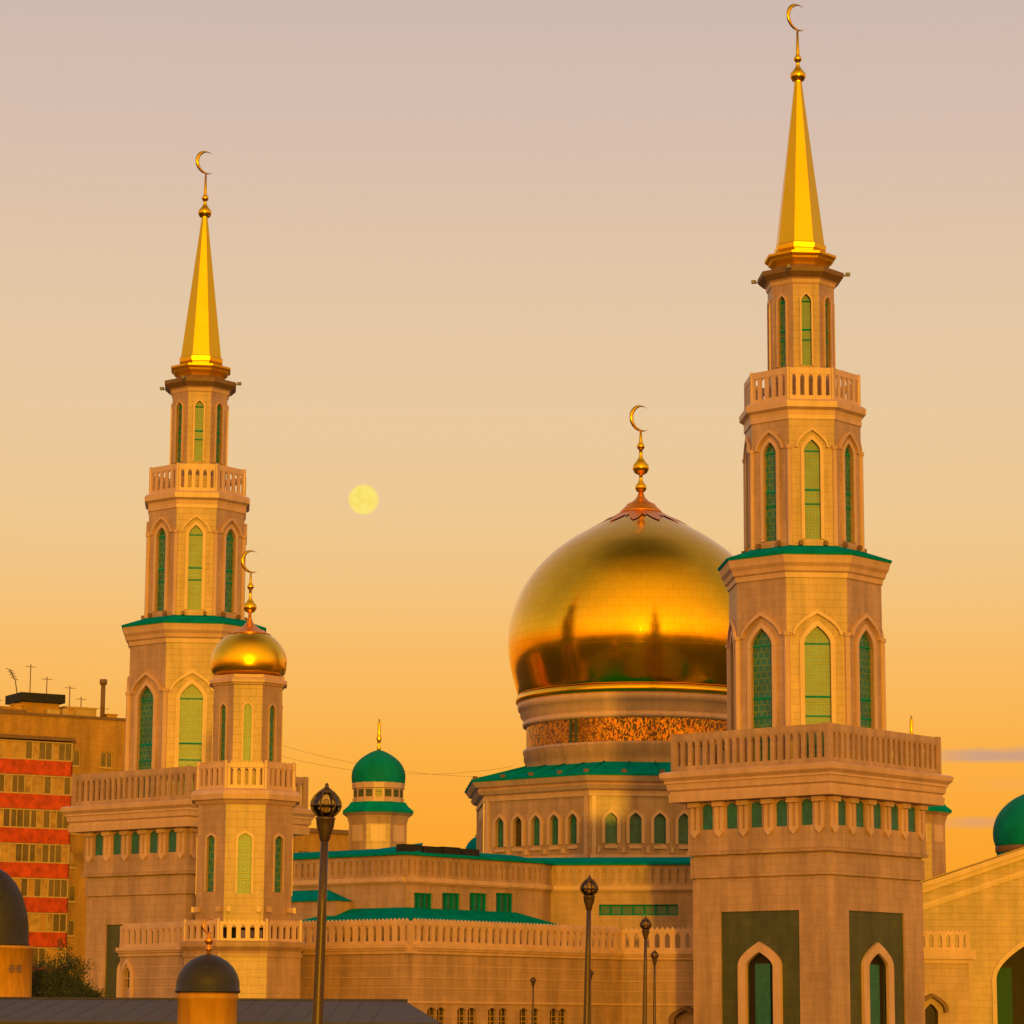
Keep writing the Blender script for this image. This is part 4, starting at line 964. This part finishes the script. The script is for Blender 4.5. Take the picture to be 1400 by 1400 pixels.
for i, zc in enumerate(zfl):
    # loggia: slab, red front, glazed frames above
    p = MB(); hb2 = .62
    p.slab(Fa, ub0, ub1, zc - hb2, zc + hb2, bd_ - .1, bd_); p.slab(Fa, ub1 - .1, ub1, zc - hb2, zc + hb2, 0, bd_); p.slab(Fa, ub0, ub1, zc - hb2 - .12, zc - hb2, 0, bd_)
    bal = aw(p, 'balcony', REDP)
    p = MB(); z0, z1 = zc + hb2, zc + pitch - hb2 - .12
    nw = 15
    for q in range(nw + 1):
        u = ub0 + (ub1 - ub0 - .1) * q / nw; p.slab(Fa, u, u + (.16 if q % 3 == 0 else .08), z0, z1, bd_ - .16, bd_ - .04)
    p.slab(Fa, ub0, ub1, z0, z0 + .12, bd_ - .2, bd_ - .02); p.slab(Fa, ub0, ub1, z1 - .12, z1, bd_ - .2, bd_ - .02)
    aw(p, 'glazing_frame', CREAM, bal)
    for q in range(nw):
        u, u2 = ub0 + (ub1 - ub0 - .1) * q / nw, ub0 + (ub1 - ub0 - .1) * (q + 1) / nw
        nm_, mm_ = random.choices([('glass', GLASSB), ('curtain', CURT), ('panel', YPLAS)], (.5, .35, .15))[0]
        p = MB(); p.slab(Fa, u + .02, u2 + .02, z0 + .1, z1 - .1, bd_ - .14, bd_ - .10); aw(p, nm_, mm_, bal)
# top loggia canopy
p = MB(); zt_ = zfl[0] + pitch - .62; p.slab(Fa, ub0, ub1 + .15, zt_, zt_ + .35, 0, bd_ + .25); aw(p, 'canopy', BROWN)
# roof structures
p = MB(); u0, u1 = Fa.upx(40, 960), Fa.upx(92, 960); p.slab(Fa, u0, u1, roofz, zat(955, YA), -5, -2); aw(p, 'roof_house', YPLAS)
p = MB(); u0, u1 = Fa.upx(36, 950), Fa.upx(97, 950); p.slab(Fa, u0, u1, zat(956, YA), zat(944, YA), -5.6, -1.4); aw(p, 'roof_house_slab', TAR)
p = MB(); u0, u1 = Fa.upx(102, 965), Fa.upx(145, 965); p.slab(Fa, u0, u1, roofz, zat(960, YA), -5, -2.4); p.slab(Fa, u0 - .1, u1 + .1, zat(960, YA), zat(958, YA), -5.1, -2.3); aw(p, 'roof_house', CREAM)
p = MB(); u0, u1 = Fa.upx(-5, 965), Fa.upx(42, 965); p.slab(Fa, u0, u1, roofz, zat(969, YA), -4, -1); aw(p, 'roof_vent', BROWN)
p = MB(); u0, u1 = Fa.upx(70, 965), Fa.upx(88, 965); p.slab(Fa, u0, u1, roofz, zat(966, YA), -1.9, -1); p.slab(Fa, u1 + .2, u1 + .8, roofz, zat(964, YA), -1.8, -.9); aw(p, 'roof_vent', CREAM)
p = MB(); u = Fa.upx(149, 950); q = Fa.P(u, 0, -1.5); p.tube([(q.x, q.y, roofz), (q.x, q.y, zat(925, YA))], .22, 10); p.tube([(q.x, q.y, zat(926, YA)), (q.x, q.y, zat(919, YA))], .36, 10); aw(p, 'chimney_pipe', BROWN)
p = MB(); u = Fa.upx(36, 950); q = Fa.P(u, 0, -2.5); z0 = zat(944, YA)
p.tube([q + Vector((0, 0, z0)), q + Vector((-.2, 0, z0 + 1.2)), q + Vector((-.75, 0, z0 + 2.2))], .05, 6)
for s_ in range(4): p.tube([q + Vector((-.75 + s_ * .12, -.5 + s_ * .05, z0 + 2.15 - s_ * .2)), q + Vector((-.75 + s_ * .12, .5 - s_ * .05, z0 + 2.25 - s_ * .2))], .03, 5); p.tube([q + Vector((-1.1 + s_ * .15, 0, z0 + 2.35 - s_ * .28)), q + Vector((-.4 + s_ * .15, 0, z0 + 2.1 - s_ * .28))], .03, 5)
aw(p, 'antenna', BLACKM)

rr2 = random.Random(4)
for px, hgt in ((12, 1.8), (57, 2.6), (80, 1.5), (112, 2.2), (128, 1.2), (160, 1.6)):
    u = Fa.upx(px, 960); q = Fa.P(u, 0, -3.2); p = MB(); zb_ = roofz + (2.6 if 36 < px < 97 else .0 if px < 100 or px > 147 else 1.2)
    p.tube([(q.x, q.y, roofz), (q.x, q.y, zb_ + hgt)], .05, 6); p.tube([(q.x - .5, q.y, zb_ + hgt - .2), (q.x + .5, q.y, zb_ + hgt - .25)], .03, 5); aw(p, 'aerial', BROWN)
for px, w_b, h_b in ((8, 1.2, .7), (24, .8, 1.0), (98, .7, .9), (153, 1.0, .6)):
    u = Fa.upx(px, 970); p = MB(); p.slab(Fa, u, u + w_b, roofz, roofz + h_b, -2, -1.1); p.slab(Fa, u - .08, u + w_b + .08, roofz + h_b, roofz + h_b + .1, -2.1, -1.0); aw(p, 'roof_vent', YPLAS)
for i in range(7):
    u = ub0 + rr2.uniform(.05, .8) * (ub1 - ub0); zc = zfl[i]; p = MB(); p.slab(Fa, u, u + .85, zc - .28, zc + .32, bd_ + .01, bd_ + .38)
    for q in range(4): p.slab(Fa, u + .08, u + .77, zc - .18 + q * .12, zc - .13 + q * .12, bd_ + .38, bd_ + .40)
    if i in (1, 3, 4, 6): aw(p, 'air_conditioner', CREAM)
ZX = 440
Y2 = 330.0
b0, b1 = plan(380, Y2), plan(492, Y2 + 8); F2 = Face(b0, b1)
fb_ = empty('far_apartment_block', (b0.x, b0.y, 0), 0, 'rusty orange apartment block low behind the tall street lamp', 'apartment block')
O2 = (b0.x, b0.y, 0); z2 = zat(1136, Y2); hs = []
for r_ in range(4):
    for c_ in range(5):
        u = F2.L * (c_ + .5) / 5; z = z2 - 2.2 - r_ * 3.1; hs.append([(u - .8, z - 1.3), (u - .8, z), (u + .8, z), (u + .8, z - 1.3)])
p = MB(); p.wall(F2, 0, F2.L, 0, z2, hs, 0, .25); p.wall(Face(F2.P(F2.L, 0).xy, F2.P(F2.L, 0, -12).xy), 0, 12, 0, z2); p.poly([F2.P(0, z2), F2.P(F2.L, z2), F2.P(F2.L, z2, -12), F2.P(0, z2, -12)]); p.build('wall', BRICKY, fb_, O2)
for h in hs:
    p = MB(); u0, u1, z0, z1 = h[0][0], h[2][0], h[0][1], h[1][1]
    for e in (u0, (u0 + u1) / 2, u1 - .1): p.slab(F2, e, e + .1, z0, z1, -.2, -.1)
    p.slab(F2, u0, u1, z0, z0 + .1, -.2, -.1); fr = p.build('window', CREAM, fb_, O2); p = MB(); p.slab(F2, u0, u1, z0, z1, -.26, -.19); p.build('pane', random.choice([GLASSB, CURT]), fr, O2)
p = MB(); p.slab(F2, -.2, F2.L + .2, z2 + .01, z2 + .5, -.6, .3); p.build('roof_coping', BROWN, fb_, O2)

# ================================================================== overhead cables
def cable(px0, py0, Y0, px1, py1, Y1, sag, label):
    a, b = at(px0, py0, Y0), at(px1, py1, Y1); pts = []
    for i in range(25):
        t = i / 24; q = a.lerp(b, t); q.z -= sag * 4 * t * (1 - t); pts.append(q)
    m_ = MB(); m_.tube(pts, .014, 5); o = m_.build('overhead_cable', BROWN); tag(o, label, 'cable', 'overhead cables in the sky')
cable(350, 1008, 300, 700, 1062, 300, 1.2, 'thin upper overhead cable crossing the orange sky behind the green domed turret')
cable(350, 1024, 300, 700, 1048, 300, 1.6, 'thin lower overhead cable sagging behind the green domed turret')

# ================================================================== street lamps
def make_lamp():
    r_ = empty('street_lamp', (0, 0, 0), 0, None, 'street lamp', 'globe street lamps along the plaza')
    p = MB(); p.lathe([(0, .13), (.25, .13), (.3, .10), (.9, .09), (.95, .085), (3.2, .066), (4.22, .056)], 14); p.build('pole', BLACKM, r_)
    p = MB(); p.lathe([(4.20, .05), (4.24, .075), (4.30, .085), (4.42, .125), (4.52, .135), (4.545, .15), (4.565, .11)], 16); p.build('neck', BLACKM, r_)
    prf = [(4.56, .09), (4.60, .145), (4.66, .195), (4.72, .215), (4.78, .205), (4.85, .165), (4.91, .105), (4.95, .05), (4.975, .02)]
    p = MB(); p.lathe([(z, r - .02) for z, r in prf[:-1]] + [(4.965, .01)], 24); p.build('globe', LGLASS, r_)
    for k in range(6):
        a = k * pi / 3 + .2; p = MB(); p.tube([(r * cos(a), r * sin(a), z) for z, r in prf], .018, 6); p.build('rib', BLACKM, r_)
    p = MB(); p.lathe([(4.705, .205), (4.71, .228), (4.73, .228), (4.735, .205)], 24); p.build('band', BLACKM, r_)
    p = MB(); p.lathe([(4.90, .118), (4.93, .085), (4.965, .035), (4.99, .028), (5.02, .03), (5.05, .005)], 16); p.build('cap', BLACKM, r_)
    p = MB(); p.lathe([(4.57, .05), (4.62, .045), (4.74, .05), (4.80, .04), (4.82, .01)], 12); p.build('bulb', CREAM, r_)
    return r_
LAMPS = [(447, 1070, 40.0, 1.3, 'tallest globe street lamp, nearest of the lamps, left of centre'),
         (806, 1196, 69.0, 1.1, 'globe street lamp in front of the sunlit patch under the great dome'),
         (883, 1252, 96.0, 0.8, 'slim globe street lamp just left of the base of the right minaret'),
         (895, 1298, 138.0, 0.3, 'smaller globe lamp right beside the slim one by the right minaret'),
         (729, 1335, 168.0, 0.0, 'tiny dark lamp standing alone against the pale lower wall'),
         (807, 1324, 160.0, 0.3, 'little lamp almost hidden behind the pole of the lamp under the dome')]
lamp0 = make_lamp()
for i, (px, py, Y, tilt, lab) in enumerate(LAMPS):
    o = lamp0 if i == 0 else copy_tree(lamp0)
    t = at(px, py, Y); b = PZ if Y > 90 else 0.0
    s_ = (t.z - b) / 5.05
    o.location = (t.x - (t.z - b) * sin(R(tilt)), Y, b); o.scale = (s_ if Y < 140 else s_ * 1.15,) * 2 + (s_,); o.rotation_euler = (0, R(tilt), 0); o['label'] = lab

# ================================================================== domed kiosks
def kiosk(px, Y, r_px, ytop, ybot, body_px, label, finial_top=None, marks=False):
    k = Y / FPX; p0 = plan(px, Y, ybot); r_ = empty('domed_kiosk', (p0.x, p0.y, 0), R(22.5), label, 'kiosk', 'yellow kiosks with dark domes')
    global ZX
    ZX = px; zb, zt_ = zat(ybot, Y), zat(ytop, Y); rb = body_px * k; rd = r_px * k; h = zt_ - zb
    p = MB(); p.lathe([(0, rb * 1.05), (.3, rb * 1.05), (.32, rb), (zb - .22, rb), (zb - .2, rb * 1.03), (zb - .02, rb * 1.03)], 40); bo = p.build('kiosk_wall', KYEL, r_)
    p = MB(); p.lathe([(zb - .04, rd * 1.02), (zb + h * .02, rd * 1.02), (zb + h * .04, rd), (zb + h * .25, rd * .985), (zb + h * .45, rd * .92), (zb + h * .64, rd * .79), (zb + h * .80, rd * .60), (zb + h * .92, rd * .36), (zb + h * .985, rd * .12), (zt_, .02)], 48); d = p.build('dark_dome', KDOM, r_)
    if finial_top:
        f_ = zat(finial_top, Y); hh = f_ - zt_
        finial(d, zt_ - .02, .30, COPPER, [(hh * .16, hh * .085), (hh * .38, hh * .12)], rot=.1, cres_r=hh * .2, stem=hh * .06)
    if marks:
        for a in (R(-118), R(-95), R(-72), R(-60)):
            z = zb - rb * (.55 + .28 * (a < R(-90))); F = Face((0, 0), (1, 0)); nn = Vector((cos(a), sin(a))); u = Vector((-nn.y, nn.x)); cc = nn * (rb + .0)
            F = Face(cc - u * .5, cc + u * .5); p = MB(); pts = []
            for i in range(16):
                rr = rb * (.13 if i % 2 == 0 else .07); pts.append((.5 + rr * cos(i * pi / 8), z + rr * sin(i * pi / 8)))
            p.prism(F, list(reversed(pts)), -.06, .03); p.build('star_ornament', BROWN, bo)
    return r_
kiosk(284, 70.0, 43, 1304, 1355, 40, 'yellow kiosk with a rounded dark dome and copper crescent, below the cupola turret', 1252)
kb = kiosk(-12, 165.0, 50, 1185, 1293, 56, 'larger yellow kiosk with a tall dark dome, cut by the left edge', None, True)

# ================================================================== low shed along the foot of the mosque
ZX = 300
f0, f1 = plan(-70, 136, 1390), plan(598, 136, 1390); Ff = Face(f0, f1); fe = empty('low_shed', (f0.x, f0.y, PZ), 0, 'long low shed with a dark grey metal roof along the foot of the mosque', 'shed')
FO = (f0.x, f0.y, PZ); ze, zr_ = zat(1397, 136), zat(1367.5, 150); dp = 14.0
p = MB(); p.slab(Ff, .3, Ff.L - .3, PZ, ze - .02, -dp, -.35); p.build('shed_wall', BROWN, fe, FO)
p = MB(); hip = Ff.L - 2.0
V = [Ff.P(0, ze), Ff.P(Ff.L, ze), Ff.P(hip, zr_, -dp), Ff.P(0, zr_, -dp), Ff.P(0, ze - .12), Ff.P(Ff.L, ze - .12), Ff.P(hip, zr_ - .12, -dp), Ff.P(0, zr_ - .12, -dp), Ff.P(Ff.L, ze - .12, -dp)]
p.add(V, [(0, 1, 2, 3), (4, 5, 1, 0), (6, 7, 3, 2), (1, 5, 8, 2), (7, 4, 0, 3)]); ro = p.build('shed_roof', FENCE, fe, FO)
nse = int(hip / 1.1)
for i in range(1, nse):
    u = hip * i / nse; p = MB(); p.tube([Ff.P(u, ze, -.02), Ff.P(u, zr_, -dp + .02)], .022, 6); p.build('roof_seam', FENCE, ro, FO)
p = MB(); p.tube([Ff.P(-.1, zr_ + .03, -dp), Ff.P(hip + .1, zr_ + .03, -dp)], .09, 6); p.build('ridge', FENCE, ro, FO)

# ================================================================== trees by the apartment block
def tree(px, Y, H, Rr, label, seed):
    rnd = random.Random(seed); b = plan(px, Y, 1330)
    r_ = empty('broadleaf_tree', (b.x, b.y, PZ), 0, label, 'tree', 'dark trees below the apartment block')
    p = MB(); p.tube([(0, 0, 0), (.05, .02, H * .3), (-.05, .05, H * .6), (.05, 0, H * .85)], [.16, .13, .08, .03], 8)
    tips = []
    for i in range(11):
        a = rnd.uniform(0, 2 * pi); z0 = H * rnd.uniform(.22, .6); ln = Rr * rnd.uniform(.55, .95); up = rnd.uniform(.2, 1.0)
        e = Vector((cos(a) * ln, sin(a) * ln, min(H * .95, z0 + ln * up))); p.tube([(0, 0, z0), (e.x * .5, e.y * .5, (z0 + e.z) / 2 + .1), tuple(e)], [.06, .04, .015], 6); tips.append(e); tips.append(e * .6 + Vector((0, 0, z0 * .4)))
    tips.append(Vector((0, 0, H * .92))); p.build('trunk', BARK, r_)
    c = MB()
    for t in tips:
        for q in range(13):
            cc = t + Vector((rnd.gauss(0, Rr * .22), rnd.gauss(0, Rr * .22), rnd.gauss(0, Rr * .20)))
            for j in range(26):
                x = cc + Vector((rnd.gauss(0, .20), rnd.gauss(0, .20), rnd.gauss(0, .17))); x.z = max(.25, x.z)
                m_ = Euler((rnd.uniform(0, 6.3), rnd.uniform(0, 6.3), rnd.uniform(0, 6.3))).to_matrix(); s_ = rnd.uniform(.05, .10)
                c.add([x + m_ @ Vector(v) for v in ((-s_, 0, 0), (0, -s_ * .5, .02), (s_, 0, 0), (0, s_ * .5, .02))], [(0, 1, 2, 3)])
    c.build('crown', LEAF, r_)
tree(62, 178, 4.6, 1.6, 'low dark tree right beside the large yellow kiosk', 3)
tree(84, 184, 5.2, 1.7, 'dark bushy tree in the gap between large kiosk and left minaret', 5)
tree(106, 188, 4.8, 1.5, 'dark tree hard against the left minaret foot', 9)

# ================================================================== moon
mo = at(497, 683, 12000.0); mr = 21.5 * 12000 / FPX
q = MB(); prof = [(-mr * cos(i * pi / 24), max(.01, mr * sin(i * pi / 24))) for i in range(25)]
q.lathe(prof, 48); o = q.build('moon', MOON); o.location = mo; tag(o, 'pale yellow moon in the sky between the two minarets', 'moon')

# ================================================================== town behind the viewer (seen mirrored in the gold)
rnd = random.Random(11); q = MB()
x = -900
while x < 900:
    wd_ = rnd.uniform(18, 55); h = rnd.uniform(9, 24) * (1.0 if rnd.random() < .85 else 1.5); q.box((x + wd_ / 2, -420 - rnd.uniform(0, 120), h / 2), (wd_ / 2, 9, h / 2), rnd.uniform(-.2, .2))
    if rnd.random() < .6: q.rings(4, [(h, wd_ * .3), (h + 5, .5)], (x + wd_ / 2, -430))
    x += wd_ + rnd.uniform(0, 22)
o = q.build('town_skyline', CITY); tag(o, 'low town across the road behind the viewer', 'town', kind='stuff')
